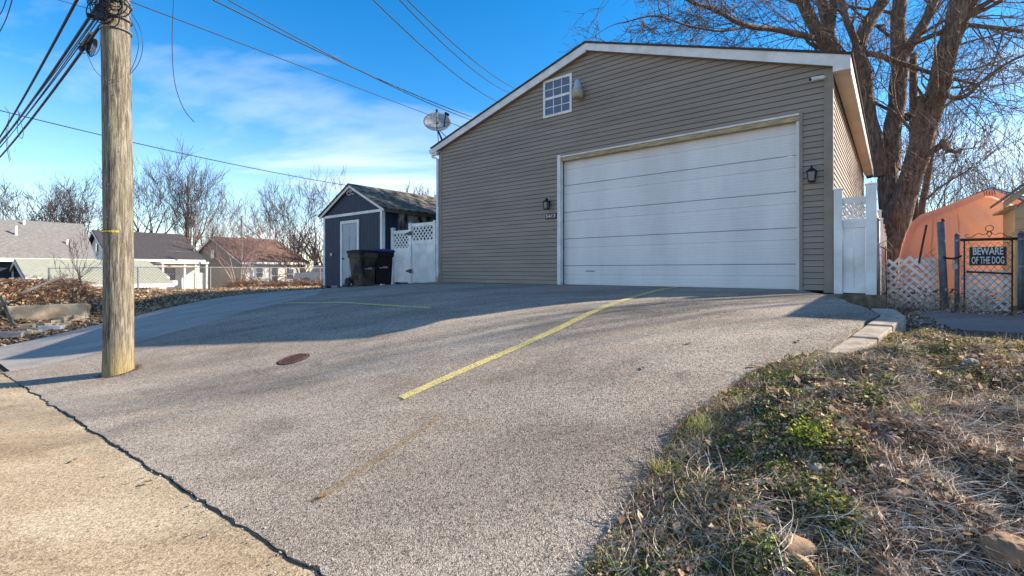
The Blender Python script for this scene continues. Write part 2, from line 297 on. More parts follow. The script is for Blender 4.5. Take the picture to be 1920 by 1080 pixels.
# ------------------------------------------------------------------ mesh helpers
class MB:
    def __init__(s): s.v = []; s.f = []; s.sm = False
    def add(s, vs, fs):
        o = len(s.v); s.v.extend([tuple(x) for x in vs]); s.f.extend([tuple(i + o for i in f) for f in fs]); return s
    def box(s, F, a0, a1, p0, p1, z0, z1):
        vs = [F(a, p, z) for z in (z0, z1) for p in (p0, p1) for a in (a0, a1)]
        return s.add(vs, [(0, 2, 3, 1), (4, 5, 7, 6), (0, 1, 5, 4), (2, 6, 7, 3), (0, 4, 6, 2), (1, 3, 7, 5)])
    def prism(s, F, poly, p0, p1):            # poly in (a,z), extruded in p
        n = len(poly); vs = [F(a, p, z) for p in (p0, p1) for a, z in poly]
        return s.add(vs, [tuple(range(n))[::-1], tuple(range(n, 2 * n))] + [(i, (i + 1) % n, n + (i + 1) % n, n + i) for i in range(n)])
    def prism2(s, F, poly, a0, a1):           # poly in (p,z), extruded in a
        n = len(poly); vs = [F(a, p, z) for a in (a0, a1) for p, z in poly]
        return s.add(vs, [tuple(range(n))[::-1], tuple(range(n, 2 * n))] + [(i, (i + 1) % n, n + (i + 1) % n, n + i) for i in range(n)])
    def loft(s, F, rings, cap=True):          # rings: list of lists of (x,y,z)
        n = len(rings[0]); vs = [F(*q) for r in rings for q in r]; fs = []
        for k in range(len(rings) - 1):
            for i in range(n): fs.append((k * n + i, k * n + (i + 1) % n, (k + 1) * n + (i + 1) % n, (k + 1) * n + i))
        if cap: fs += [tuple(range(n))[::-1], tuple(range((len(rings) - 1) * n, len(rings) * n))]
        return s.add(vs, fs)
    def lathe(s, c, prof, n=16, F=None):
        vs = []; F = F or (lambda x, y, z: Vector((c[0] + x, c[1] + y, c[2] + z)))
        return s.loft(F, [[(r * math.cos(2 * math.pi * i / n), r * math.sin(2 * math.pi * i / n), z) for i in range(n)] for r, z in prof])
    def tube(s, pts, rad, n=6, cap=True):
        pts = [Vector(p) for p in pts]; m = len(pts)
        if not hasattr(rad, '__len__'): rad = [rad] * m
        up = None; vs = []
        for i, p in enumerate(pts):
            t = (pts[min(i + 1, m - 1)] - pts[max(i - 1, 0)])
            t = t.normalized() if t.length > 1e-9 else Vector((0, 0, 1))
            if up is None: up = t.orthogonal().normalized()
            else:
                up = up - t * up.dot(t); up = up.normalized() if up.length > 1e-6 else t.orthogonal().normalized()
            w = t.cross(up)
            for k in range(n):
                an = 2 * math.pi * k / n; vs.append(p + (up * math.cos(an) + w * math.sin(an)) * rad[i])
        fs = [(i * n + k, i * n + (k + 1) % n, (i + 1) * n + (k + 1) % n, (i + 1) * n + k) for i in range(m - 1) for k in range(n)]
        if cap: fs += [tuple(range(n))[::-1], tuple(range((m - 1) * n, m * n))]
        return s.add(vs, fs)
    def bar(s, a, b, w, h=None):
        return s.tube([a, b], w / 2, 8)
    def build(s, name, mat, parent=None, smooth=False, label=None, kind=None):
        me = bpy.data.meshes.new(name)
        off = Vector((0, 0, 0))
        if parent is not None: off = Vector(parent.get('_o', (0, 0, 0)))
        me.from_pydata([(v[0] - off.x, v[1] - off.y, v[2] - off.z) for v in s.v], [], s.f)
        me.materials.append(MATS[mat])
        if smooth: me.polygons.foreach_set('use_smooth', [True] * len(me.polygons))
        me.update()
        o = bpy.data.objects.new(name, me); col.objects.link(o)
        if parent is not None:
            o.parent = parent; o['_o'] = tuple(off)
        if label: o['label'] = label
        if kind: o['kind'] = kind
        return o
def npmesh(name, V, Fc, mat, parent=None, kind=None, n=None):
    """V (N,3), Fc (M,k) all the same k"""
    me = bpy.data.meshes.new(name); k = Fc.shape[1]
    off = np.array(parent.get('_o', (0, 0, 0))) if parent is not None else np.zeros(3)
    me.vertices.add(len(V)); me.vertices.foreach_set('co', (V - off).astype(np.float32).ravel())
    me.loops.add(Fc.size); me.loops.foreach_set('vertex_index', Fc.astype(np.int32).ravel())
    me.polygons.add(len(Fc)); me.polygons.foreach_set('loop_start', np.arange(0, Fc.size, k, dtype=np.int32))
    me.update(calc_edges=True); me.materials.append(MATS[mat])
    o = bpy.data.objects.new(name, me); col.objects.link(o)
    if parent is not None: o.parent = parent
    if kind: o['kind'] = kind
    return o
def thing(name, loc, label, cat, group=None, kind=None):
    o = bpy.data.objects.new(name, None); col.objects.link(o); o.location = loc; o['_o'] = tuple(loc); o.empty_display_size = .2
    if label: o['label'] = label
    if cat: o['category'] = cat
    if group: o['group'] = group
    if kind: o['kind'] = kind
    return o
def tag(o, label, cat, group=None, kind=None):
    o['label'] = label; o['category'] = cat
    if group: o['group'] = group
    if kind: o['kind'] = kind
    return o
def copy_tree(o, parent=None, loc=None, rot=None):
    c = o.copy(); col.objects.link(c); c.parent = parent
    if loc is not None: c.location = loc
    if rot is not None: c.rotation_euler = rot
    for ch in [x for x in o.children]: copy_tree(ch, c)
    return c

# ------------------------------------------------------------------ ground and paving
def sheet(name, p_list, lo, hi, na, off, mat, thick=0, jit=0, zf=paved):
    mb = MB(); n = na + 1
    for i, p in enumerate(p_list):
        l = lo(p); h = hi(p)
        for j in range(n):
            a = l + (h - l) * j / na
            mb.v.append(tuple(G(a, p, zf(a, p) + off)))
    for i in range(len(p_list) - 1):
        for j in range(na):
            mb.f.append((i * n + j, i * n + j + 1, (i + 1) * n + j + 1, (i + 1) * n + j))
    o = mb.build(name, mat, smooth=True); o['kind'] = 'structure'; return o
def jn(x, s=1., k=0): return mnoise.noise(Vector((x * 3.1, k, 0))) * .05 * s + mnoise.noise(Vector((x * 11, k, 5))) * .02 * s
def frange(a, b, st): return list(np.arange(a, b + 1e-6, st))
# ground sheet, reaching the horizon
ga = sorted(set(np.round(np.concatenate([np.arange(-7, 1.2, .1), np.arange(1.2, 12, .8), np.arange(12, 32, .3), -7 - np.geomspace(.5, 500, 26), 32 + np.geomspace(.5, 500, 24)]), 3)))
gp = sorted(set(np.round(np.concatenate([np.arange(-1, 9.2, .1), np.arange(9.2, 12, .5), np.arange(-14, -1, .5), -14 - np.geomspace(.5, 500, 26), 12 + np.geomspace(.5, 400, 20)]), 3)))
def ground_z(a, p):
    z = land(a, p); e = edge(p)
    pav = (a > e - .02 and a < 17.35 and p < 8.9 and p > -45) or (p > 8.2)
    if a > 17.3 and p <= 8.9: pav = False
    if p > 16: pav = False
    return z - (.035 if pav else 0)
mb = MB()
for p in gp:
    for a in ga: mb.v.append(tuple(G(a, p, ground_z(a, p))))
n = len(ga)
mb.f = [(i * n + j, i * n + j + 1, (i + 1) * n + j + 1, (i + 1) * n + j) for i in range(len(gp) - 1) for j in range(n - 1)]
mb.build('ground', 'ground_soil', smooth=True, kind='structure')

def street_edge(a): return 8.2 + .062 * a + jn(a, .6)
# street: runs across in front, edge follows street_edge
mb = MB(); AA = frange(-40, -8, 2) + frange(-7, 14, .1) + frange(15, 60, 2); PS = [-.03, .02, .08, .2, .4, .8, 1.6, 3, 5, 7.5]
for a in AA:
    for q in PS:
        p = street_edge(a) + q; mb.v.append(tuple(G(a, p, paved(a, p) - (.004 if q < .01 else 0))))
n = len(PS); mb.f = [(i * n + j, i * n + j + 1, (i + 1) * n + j + 1, (i + 1) * n + j) for i in range(len(AA) - 1) for j in range(n - 1)]
mb.build('street', 'street_concrete', smooth=True, kind='structure')
# alley on the left, going away past the shed
def alley_r(p): return 9.9 if p > 3.2 else (9.9 + (3.2 - p) * 1.75 if p > -.1 else 15.9)
sheet('alley', frange(-45, -5, 2.) + frange(-4.5, 8.4, .25) + [8.7], lambda p: alley_r(p), lambda p: 17.25 + .05 * math.sin(p * 2) + (.25 * (-p) if p < 0 else 0) * .3, 18, .0, 'alley_asphalt')
# parking lot, 2.5 cm of asphalt laid over it with a ragged edge
def lot_l(p):
    return (10.1 + jn(p, 1.2, 3)) if p > 3.6 else (10.1 + (3.6 - p) * 1.62 + jn(p, 1.2, 3) if p > .25 else 12.0)
pl = frange(-.12, 8.0, .1)
mb = MB(); NA = 170; rows = []
for i, p in enumerate(pl + ['e']):
    row = []
    for j in range(NA + 1):
        if p == 'e':
            l = edge(8.2); h = 10.1; a = l + (h - l) * j / NA; pp = street_edge(a) - .014 + jn(a * 3.3, .55, 9)
        else:
            l = edge(p) + jn(p, .8, 7) + .02; h = lot_l(p); a = l + (h - l) * j / NA; pp = p
            pp = min(pp, street_edge(a) - .12)
        wob = .012 * mnoise.noise(Vector((a * .9, pp * .9, 2)))
        row.append(G(a, pp, paved(a, pp) + .012 + wob))
    rows.append(row)
n = NA + 1
for r_ in rows: mb.v += [tuple(v) for v in r_]
mb.f = [(i * n + j, i * n + j + 1, (i + 1) * n + j + 1, (i + 1) * n + j) for i in range(len(rows) - 1) for j in range(NA)]
# skirt round the rim
rim = [j for j in range(n)]; last = (len(rows) - 1) * n
loop = rim + [i * n + NA for i in range(1, len(rows))] + [last + j for j in range(NA - 1, -1, -1)] + [i * n for i in range(len(rows) - 2, 0, -1)]
b0 = len(mb.v)
for i in loop: x, y, z = mb.v[i]; mb.v.append((x, y, z - .05))
for k in range(len(loop)):
    k2 = (k + 1) % len(loop); mb.f.append((loop[k], loop[k2], b0 + k2, b0 + k))
mb.build('parking_lot', 'asphalt', smooth=False, kind='structure')
def lotz(a, p): return paved(a, p) + .012 + .012 * mnoise.noise(Vector((a * .9, p * .9, 2)))
# dark open joint between lot and street, and along the alley
mb = MB(); prev = None
for a in frange(.2, 10.1, .04):
    w = .003 + .006 * abs(mnoise.noise(Vector((a * 4, 1, 1)))) + .010 * abs(mnoise.noise(Vector((a * 17, 1, 1))))
    p = street_edge(a) - .008 + jn(a * 3.3, .55, 9) * .5
    q = (G(a, p - w, paved(a, p) + .004), G(a, p + w, paved(a, p) + .005))
    o = len(mb.v); mb.v += [tuple(q[0]), tuple(q[1])]
    if prev is not None: mb.f.append((prev, prev + 1, o + 1, o))
    prev = o
tag(mb.build('edge_crack', 'crack_tar'), 'ragged black crack where the grey lot meets the tan street', 'crack')
# crumbs of asphalt along the joint
V = []; Fc = []
def crumb(V, Fc, c, r):
    o = len(V)
    pts = [(1, 0, 0), (-1, 0, 0), (0, 1, 0), (0, -1, 0), (0, 0, 1), (0, 0, -1)]
    for q in pts: V.append([c.x + q[0] * r * random.uniform(.6, 1.2), c.y + q[1] * r * random.uniform(.6, 1.2), c.z + q[2] * r * random.uniform(.4, .9)])
    for f in ((0, 2, 4), (2, 1, 4), (1, 3, 4), (3, 0, 4), (2, 0, 5), (1, 2, 5), (3, 1, 5), (0, 3, 5)): Fc.append([i + o for i in f])
for _ in range(420):
    a = random.uniform(.3, 10); p = street_edge(a) + random.gauss(-.02, .12); crumb(V, Fc, G(a, p, paved(a, p) + .012), random.uniform(.003, .012))
for _ in range(500):
    a = random.gauss(8.6, .6); p = street_edge(a) - abs(random.gauss(.4, .25)); crumb(V, Fc, G(a, p, lotz(a, p) + .004), random.uniform(.004, .014))
for _ in range(250):
    a = random.uniform(.5, 10); p = random.uniform(.5, 8); crumb(V, Fc, G(a, p, lotz(a, p) + .003), random.uniform(.004, .012))
tag(npmesh('gravel_crumbs', np.array(V), np.array(Fc), 'alley_asphalt', kind='stuff'), 'loose gravel crumbs scattered along the joint of lot and street', 'gravel')
# painted lines
def strip(name, pts, w, mat, label, off=.009):
    mb = MB(); q = []
    for i in range(len(pts) - 1):
        (a0, p0), (a1, p1) = pts[i], pts[i + 1]; m_ = max(2, int(math.hypot(a1 - a0, p1 - p0) / .08))
        for k in range(m_): q.append((a0 + (a1 - a0) * k / m_, p0 + (p1 - p0) * k / m_))
    q.append(pts[-1])
    for i, (a, p) in enumerate(q):
        a2, p2 = q[min(i + 1, len(q) - 1)]; a1, p1 = q[max(i - 1, 0)]
        d = Vector((a2 - a1, p2 - p1)).normalized(); nn = Vector((-d.y, d.x)); ww = w / 2 * (1 + .12 * mnoise.noise(Vector((i * .7, 0, 0))))
        for s_ in (-1, 0, 1):
            aa, pp = a + nn.x * ww * s_, p + nn.y * ww * s_
            mb.v.append(tuple(G(aa, pp, lotz(aa, pp) + off)))
    for i in range(len(q) - 1):
        for k in (0, 1): mb.f.append((3 * i + k, 3 * i + k + 1, 3 * i + k + 4, 3 * i + k + 3))
    return tag(mb.build(name, mat), label, 'painted line')
strip('yellow_line', [(2.52, .12), (2.42, 3.2), (2.45, 4.6), (2.80, 6.72)], .115, 'yellow_paint', 'long yellow parking line running from the garage door down the lot')
strip('yellow_line', [(5.35, 4.12), (7.95, 4.2), (9.95, 4.62)], .10, 'yellow_paint_faded', 'faded yellow line in the shade, across the lot near the shed')
strip('rust_stain', [hit(x_, y_, lambda a, p: lotz(a, p))[1:] for x_, y_ in ((821, 785), (759, 829), (681, 881), (640, 909), (588, 943))], .075, 'faded_stain', 'faint rusty streak on the asphalt below the yellow line', .008)['category'] = 'stain'
for nm in ('yellow_paint', 'yellow_paint_faded'):      # paint worn off the tops and hollows of the stones
    nt = MATS[nm].node_tree; tp_ = nt.nodes.new('ShaderNodeBsdfTransparent'); ms = nt.nodes.new('ShaderNodeMixShader')
    al = ramp(nt, noise(nt, texco(nt, 'World'), 70, 4, .8), [(.38, (0,) * 3), (.53, (1,) * 3)])
    if 'faded' in nm: al = ramp(nt, noise(nt, texco(nt, 'World'), 60, 4, .8), [(.34, (0,) * 3), (.56, (.9,) * 3)])
    nt.links.new(al, ms.inputs[0]); nt.links.new(tp_.outputs[0], ms.inputs[1]); nt.links.new(nt.nodes['Principled BSDF'].outputs[0], ms.inputs[2]); nt.links.new(ms.outputs[0], nt.nodes['Material Output'].inputs[0])
# manhole
cpos = (5.35, 6.5); z0 = lotz(*cpos)
t = thing('utility_cover', G(cpos[0], cpos[1], z0), 'small round rusty utility cover set into the asphalt', 'manhole cover')
def disc(cx_, cp_, r0, r1, off, h, n=28):
    mb = MB(); 
    for k in range(n):
        an = 2 * math.pi * k / n
        for r_, dz in ((r0, 0), (r0, h), (r1, h), (r1, 0)):
            a, p = cx_ + r_ * math.cos(an), cp_ + r_ * math.sin(an); mb.v.append(tuple(G(a, p, lotz(a, p) + off + dz)))
    for k in range(n):
        for j in range(3): mb.f.append((4 * k + j, 4 * ((k + 1) % n) + j, 4 * ((k + 1) % n) + j + 1, 4 * k + j + 1))
    return mb
disc(*cpos, .160, .183, 0, .010).build('ring', 'rust_iron', t); disc(*cpos, .183, .200, 0, .003).build('tar_joint', 'crack_tar', t)
disc(*cpos, .001, .155, 0, .005).build('lid', 'rust_iron', t)
for k in range(-4, 5):
    L = math.sqrt(max(0, .142 ** 2 - (k * .032) ** 2)); mb = MB()
    mb.box(lambda a, p, z: G(a, p, lotz(a, p) + z), cpos[0] - L, cpos[0] + L, cpos[1] + k * .032 - .006, cpos[1] + k * .032 + .006, .005, .010); mb.build('rib', 'rust_iron', t)
# concrete pad behind the mound crest
mb = MB()
pp_ = frange(-.35, 3.7, .27); aa_ = frange(-7, -1.0, .4)
for p in pp_:
    for a in aa_: mb.v.append(tuple(G(a, p, -.62 - .008 * p)))
n = len(aa_); mb.f = [(i * n + j, i * n + j + 1, (i + 1) * n + j + 1, (i + 1) * n + j) for i in range(len(pp_) - 1) for j in range(n - 1)]
mb.build('concrete_pad', 'pad_concrete', kind='structure')
# kerb
kt = thing('kerb', G(-.7, 3.2, -.6), 'pale concrete kerb blocks stepping down beside the lot', 'kerb'); kt['kind'] = 'structure'; del kt['category']
kp = [2.55, 3.05, 3.52, 3.98, 4.5]
for i in range(4):
    p0, p1 = kp[i] + .012, kp[i + 1] - .012; e0, e1 = edge(p0) - .015, edge(p1) - .015; h0, h1 = lotz(e0, p0) + .012 - .008 * i, lotz(e1, p1) + .012 - .008 * i
    mb = MB(); vs = []
    for z_ in (-.95, None):
        for (e_, p_, h_) in ((e0, p0, h0), (e0 - .21, p0, h0), (e1 - .21, p1, h1), (e1, p1, h1)): vs.append(G(e_, p_, h_ if z_ is None else z_))
    mb.add(vs, [(3, 2, 1, 0), (4, 5, 6, 7), (0, 1, 5, 4), (1, 2, 6, 5), (2, 3, 7, 6), (3, 0, 4, 7)])
    o = mb.build('kerb_block', 'kerb_concrete', kt); bv = o.modifiers.new('b', 'BEVEL'); bv.width = .012; bv.segments = 2
# sill under the white gate
mb = MB(); mb.box(G, -.72, .34, -.1, .13, -.75, -.392); o = mb.build('gate_sill', 'sill_dirty'); tag(o, 'low concrete sill under the white gate beside the garage', 'sill'); bv = o.modifiers.new('b', 'BEVEL'); bv.width = .012

# ------------------------------------------------------------------ garage
AL, AR = 9.64, 0.0; AX = 4.65; ZB = -.355
garage = thing('garage', G(4.8, -5, ZB), 'large tan-sided garage with a wide white roll-up door and low gable roof', 'garage')
ZR = 5.22; ZLE, ALE = 3.66, 9.88; ZRE, ARE = 3.536, -.27
def roof_top(a): return ZR + (a - AX) * (ZLE - ZR) / (ALE - AX) if a > AX else ZR + (a - AX) * (ZRE - ZR) / (ARE - AX)
GT = .20
def wall_top(a): return roof_top(a) - .10
DEPTH = 10.9
# core walls (behind the siding)
mb = MB()
DA0, DA1, DZ = .462, 5.39, 2.713
poly = [(0.01, ZB), (DA0, ZB), (DA0, DZ), (DA1, DZ), (DA1, ZB), (AL - .01, ZB), (AL - .01, wall_top(AL)), (AX, wall_top(AX)), (0.01, wall_top(0))]
# front wall as pieces
mb.prism(G, [(0.01, ZB), (DA0, ZB), (DA0, wall_top(DA0)), (0.01, wall_top(0))], -.14, 0)
mb.prism(G, [(DA1, ZB), (AL - .01, ZB), (AL - .01, wall_top(AL)), (DA1, wall_top(DA1))], -.14, 0)
mb.prism(G, [(DA0, DZ), (DA1, DZ), (DA1, wall_top(DA1)), (AX, wall_top(AX)), (DA0, wall_top(DA0))], -.14, 0)
mb.box(G, .01, .15, -DEPTH, -.141, ZB, wall_top(0) - .02)
mb.box(G, AL - .15, AL - .01, -DEPTH, -.141, ZB, wall_top(AL) - .02)
mb.prism(G, [(.151, ZB), (AL - .151, ZB), (AL - .151, wall_top(AL) - .02), (AX, wall_top(AX)), (.151, wall_top(0) - .02)], -DEPTH + .001, -DEPTH + .14)
mb.build('wall', 'siding_lap_shade', garage)
WA0, WA1, WZ0, WZ1 = 5.07, 5.885, 3.729, 4.6434
def board(F, s0b, s1b, s0t, s1t, z0, z1, mat='siding', parent=garage, name='siding_board', bot=.018, top=.004):
    mb = MB(); vs = [F(s0b, .0, z0), F(s1b, .0, z0), F(s1b, bot, z0), F(s0b, bot, z0), F(s0t, .0, z1), F(s1t, .0, z1), F(s1t, top, z1), F(s0t, top, z1)]
    mb.add(vs, [(0, 1, 2, 3), (7, 6, 5, 4), (3, 2, 6, 7), (0, 3, 7, 4), (1, 5, 6, 2), (0, 4, 5, 1)])
    return mb.build(name, mat, parent)
def inv_top(z):                             # a-range of the gable under the roof at height z
    zz = z + .12
    l = AX + (zz - ZR) * (ALE - AX) / (ZLE - ZR); r = AX + (zz - ZR) * (ARE - AX) / (ZRE - ZR)
    return max(.012, r), min(AL - .012, l)
RH = .1016; z = ZB + .02; row = 0; rr = random.Random(5)
seam = {}
while z < ZR - .2:
    z1 = z + RH
    b0, b1 = inv_top(z); t0, t1 = inv_top(z1 - .002)
    if t1 - t0 < .05: break
    cuts = []
    if z < DZ - .02: cuts.append((DA0 - .0, DA1 + .0))
    if z1 > WZ0 + .02 and z < WZ1 - .02: cuts.append((WA0, WA1))
    spans = [(b0, b1, t0, t1)]
    for c0, c1 in cuts:
        new = []
        for s in spans:
            if c1 <= s[0] or c0 >= s[1]: new.append(s); continue
            if c0 - s[0] > .03: new.append((s[0], c0, max(s[2], s[0]) if s[2] < c0 else c0, c0))
            if s[1] - c1 > .03: new.append((c1, s[1], c1, s[3] if s[3] > c1 else c1 + .001))
        spans = new
    k = row // 2
    for s in spans:
        L = s[1] - s[0]
        if L > 3.6:
            key = (k, round(s[1], 0)); 
            if key not in seam: seam[key] = rr.uniform(.25, .75)
            c = s[0] + L * seam[key]
            board(G, s[0], c - .0012, s[2], c - .0012, z, z1 - .009); board(G, c + .0012, s[1], c + .0012, s[3], z, z1 - .009)
        else: board(G, s[0], s[1], s[2], s[3], z, z1 - .009)
    z += RH; row += 1
z = ZB + .02
while z < wall_top(0) - .25:
    board(GS, .012, DEPTH, .012, DEPTH, z, z + RH - .009); z += RH
# corner trims
mb = MB(); mb.box(G, -.024, .105, .001, .026, ZB - .02, wall_top(0) - .14); mb.box(G, -.026, -.001, -.1, .0, ZB - .02, wall_top(0) - .14); mb.build('corner_trim', 'siding_trim', garage)
mb = MB(); mb.box(G, AL - .09, AL + .022, .001, .024, ZB, wall_top(AL) - .12); mb.build('corner_trim', 'siding_trim', garage)
# door surround
mb = MB(); mb.box(G, DA1 - .001, DA1 + .085, -.1, .03, ZB, DZ + .05); mb.build('door_jamb', 'white_trim', garage)
mb = MB(); mb.box(G, DA0 - .05, DA0 + .001, -.1, .03, ZB, DZ + .03); mb.build('door_jamb', 'siding_trim', garage)
mb = MB(); mb.box(G, DA0 + .002, DA1 - .002, .004, .024, DZ - .012, DZ + .018); mb.build('drip_cap', 'white_trim', garage)
mb = MB(); mb.box(G, DA0 + .002, DA1 - .002, -.12, .002, DZ - .10, DZ - .013); mb.build('door_header', 'header_wood', garage)
mb = MB(); mb.box(G, DA0 + .002, DA0 + .05, -.119, -.02, ZB, DZ - .101); mb.build('door_stop', 'white_trim', garage)
# door: five sections with pressed ribs
door = bpy.data.objects.new('garage_door', None); col.objects.link(door); door.parent = garage; door['_o'] = garage['_o']
zb = ZB + .012
sects = [zb, zb + .455, zb + 1.10, zb + 1.742, zb + 2.385, DZ - .08]
P0 = -.135
for i in range(5):
    s0, s1 = sects[i] + .0035, sects[i + 1] - .0035; H = s1 - s0
    prof = [(P0 - .03, s0), (P0 - .008, s0), (P0, s0 + .008)]
    def groove(zc, w, d):
        if s0 + .02 < zc - w and zc + w < s1 - .02: prof.extend([(P0, zc - w), (P0 - d, zc - w * .4), (P0 - d, zc + w * .4), (P0, zc + w)])
    main = s1 - .21
    zs = []
    for dz in (.30, .36, .42, .48, .54, .60): zs.append((s1 - dz, .006, .004))
    zs.append((main, .010, .013))
    for dz in (.15, .10, .05): zs.append((s1 - dz, .006, .004))
    for (zc, w_, d_) in sorted(zs): groove(zc, w_, d_)
    prof += [(P0, s1 - .012), (P0 - .014, s1), (P0 - .03, s1)]
    mb = MB(); mb.prism2(G, prof, DA0 + .052, DA1 - .004); mb.build('door_panel', 'door_steel', door)
mb = MB(); mb.box(G, DA0 + .052, DA1 - .004, P0 - .028, P0 - .002, ZB - .02, zb + .001); mb.build('bottom_seal', 'rubber', door)
mb = MB(); mb.box(G, 4.55, 4.78, P0 - .001, P0 + .012, zb + .32, zb + .335); mb.build('handle', 'black_metal', door)
# roof slabs
for (a0, z0, a1, z1) in ((AX, ZR, ALE + .03, ZLE - .008), (ARE - .03, ZRE - .01, AX, ZR)):
    mb = MB(); mb.prism(G, [(a0, z0 - .035), (a1, z1 - .035), (a1, z1 + .002), (a0, z0 + .002)], -DEPTH - .12, .15); mb.build('roof', 'roof_shingle', garage)
# rake fascia
for (a0, z0, a1, z1) in ((AX + .001, ZR, ALE, ZLE), (ARE, ZRE, AX - .001, ZR)):
    mb = MB(); mb.prism(G, [(a0, z0 - .036 - GT), (a1, z1 - .036 - GT * .8), (a1, z1 - .036), (a0, z0 - .036)], .026, .12); mb.build('rake_fascia', 'white_trim', garage)
    mb = MB(); mb.prism(G, [(a0, z0 - .036 - GT - .006), (a1, z1 - .036 - GT * .8 - .006), (a1, z1 - .036 - GT * .8 - .001), (a0, z0 - .036 - GT - .001)], .019, .118); mb.build('rake_soffit', 'siding_trim', garage)
# right eave: box return, soffit, fascia
zs_ = 3.285
mb = MB(); mb.prism(G, [(ARE + .001, zs_ - .0), (-.028, zs_ - .0), (-.028, roof_top(-.028) - .237), (ARE + .001, ZRE - .036 - GT * .8 - .008)], .03, .119); mb.build('eave_return', 'white_trim', garage)
mb = MB()
k = 0; t_ = -.09
while t_ < DEPTH - .05:                       # soffit panels, one strip every 15 cm
    m2 = MB(); m2.box(G, ARE + .03, -.028, -t_ - .148, -t_, zs_ - .006, zs_); m2.build('soffit_panel', 'soffit_vinyl', garage); t_ += .15
mb = MB(); mb.box(G, ARE, ARE + .024, -DEPTH - .1, .025, zs_ - .03, ZRE - .045); mb.build('eave_fascia', 'white_trim', garage)
# left eave gutter and downspout
mb = MB(); mb.prism(G, [(AL + .03, 3.42), (ALE, 3.42), (ALE, ZLE - .2), (AL + .03, ZLE - .14)], .03, .11); mb.build('eave_return', 'white_trim', garage)
mb = MB(); mb.prism(G, [(ALE, 3.50), (ALE + .10, 3.50), (ALE + .125, 3.60), (ALE, 3.60)], -DEPTH, .12); mb.build('gutter', 'white_trim', garage)
mb = MB(); mb.tube([G(ALE + .05, .03, 3.50), G(ALE + .05, .035, 3.40), G(AL + .065, .04, 3.30), G(AL + .065, .04, -.10), G(AL + .065, .05, -.2)], .042, 8); sp = mb.build('downspout', 'white_vinyl', garage, smooth=True)
mb = MB(); mb.tube([G(AL + .065, .05, -.2), G(AL + .065, .05, -.42)], .05, 10); mb.build('drain_pipe', 'lamp_cream', sp, smooth=True)
for zz in (2.2, .9, -.06):
    mb = MB(); mb.box(G, AL + .015, AL + .115, .001, .086, zz, zz + .02); mb.build('strap', 'white_trim', sp)
# gable window
mb = MB()
mb.box(G, WA0, WA1, -.02, .034, WZ0, WZ0 + .06); mb.box(G, WA0, WA1, -.02, .034, WZ1 - .06, WZ1)
mb.box(G, WA0, WA0 + .055, -.02, .034, WZ0 + .06, WZ1 - .06); mb.box(G, WA1 - .055, WA1, -.02, .034, WZ0 + .06, WZ1 - .06)
zm = (WZ0 + WZ1) / 2
wf = mb.build('window', 'white_vinyl', garage)
mb = MB(); mb.box(G, WA0 + .055, WA1 - .055, .001, .026, zm - .03, zm + .03); mb.build('meeting_rail', 'white_vinyl', wf)
wi0, wi1 = WA0 + .055, WA1 - .055
for (s0, s1, q) in ((WZ0 + .06, zm - .03, .002), (zm + .03, WZ1 - .06, .008)):
    for c in range(3):
        for r_ in range(2):
            a0 = wi0 + (wi1 - wi0) * c / 3; a1 = wi0 + (wi1 - wi0) * (c + 1) / 3; z0 = s0 + (s1 - s0) * r_ / 2; z1 = s0 + (s1 - s0) * (r_ + 1) / 2
            mb = MB(); mb.box(G, a0 + .004, a1 - .004, -.0 + q, .004 + q, z0 + .004, z1 - .004); mb.build('pane', 'dark_glass', wf)
    for c in (1, 2):
        a0 = wi0 + (wi1 - wi0) * c / 3; mb = MB(); mb.box(G, a0 - .01, a0 + .01, -.0 + q, .010 + q, s0, s1); mb.build('muntin', 'white_vinyl', wf)
    z0 = (s0 + s1) / 2; mb = MB(); mb.box(G, wi0, wi1, -.0 + q, .0105 + q, z0 - .01, z0 + .01); mb.build('muntin', 'white_vinyl', wf)
# dusk light beside the window
t = thing('barn_light', G(4.83, .02, 4.15), 'cream dusk-to-dawn light with a bluish cone on the gable beside the window', 'outdoor light')
cF = lambda x, y, z: G(4.83 + x, .17 + y, 4.05 + z)
mb = MB(); mb.loft(cF, [[(r * math.cos(k * math.pi / 10), r * math.sin(k * math.pi / 10), z) for k in range(20)] for r, z in ((.10, -.10), (.135, -.08), (.14, .06), (.12, .09))]); mb.build('housing', 'lamp_cream', t, smooth=True)
mb = MB(); mb.loft(cF, [[(r * math.cos(k * math.pi / 10), r * math.sin(k * math.pi / 10), z) for k in range(20)] for r, z in ((.11, .091), (.085, .16), (.07, .27), (.045, .32))]); mb.build('reflector_cone', 'reflector_plastic', t, smooth=True)
mb = MB(); mb.tube([G(4.83, .016, 4.06), G(4.83, .06, 4.06)], .03, 8); mb.build('arm', 'galvanised', t)
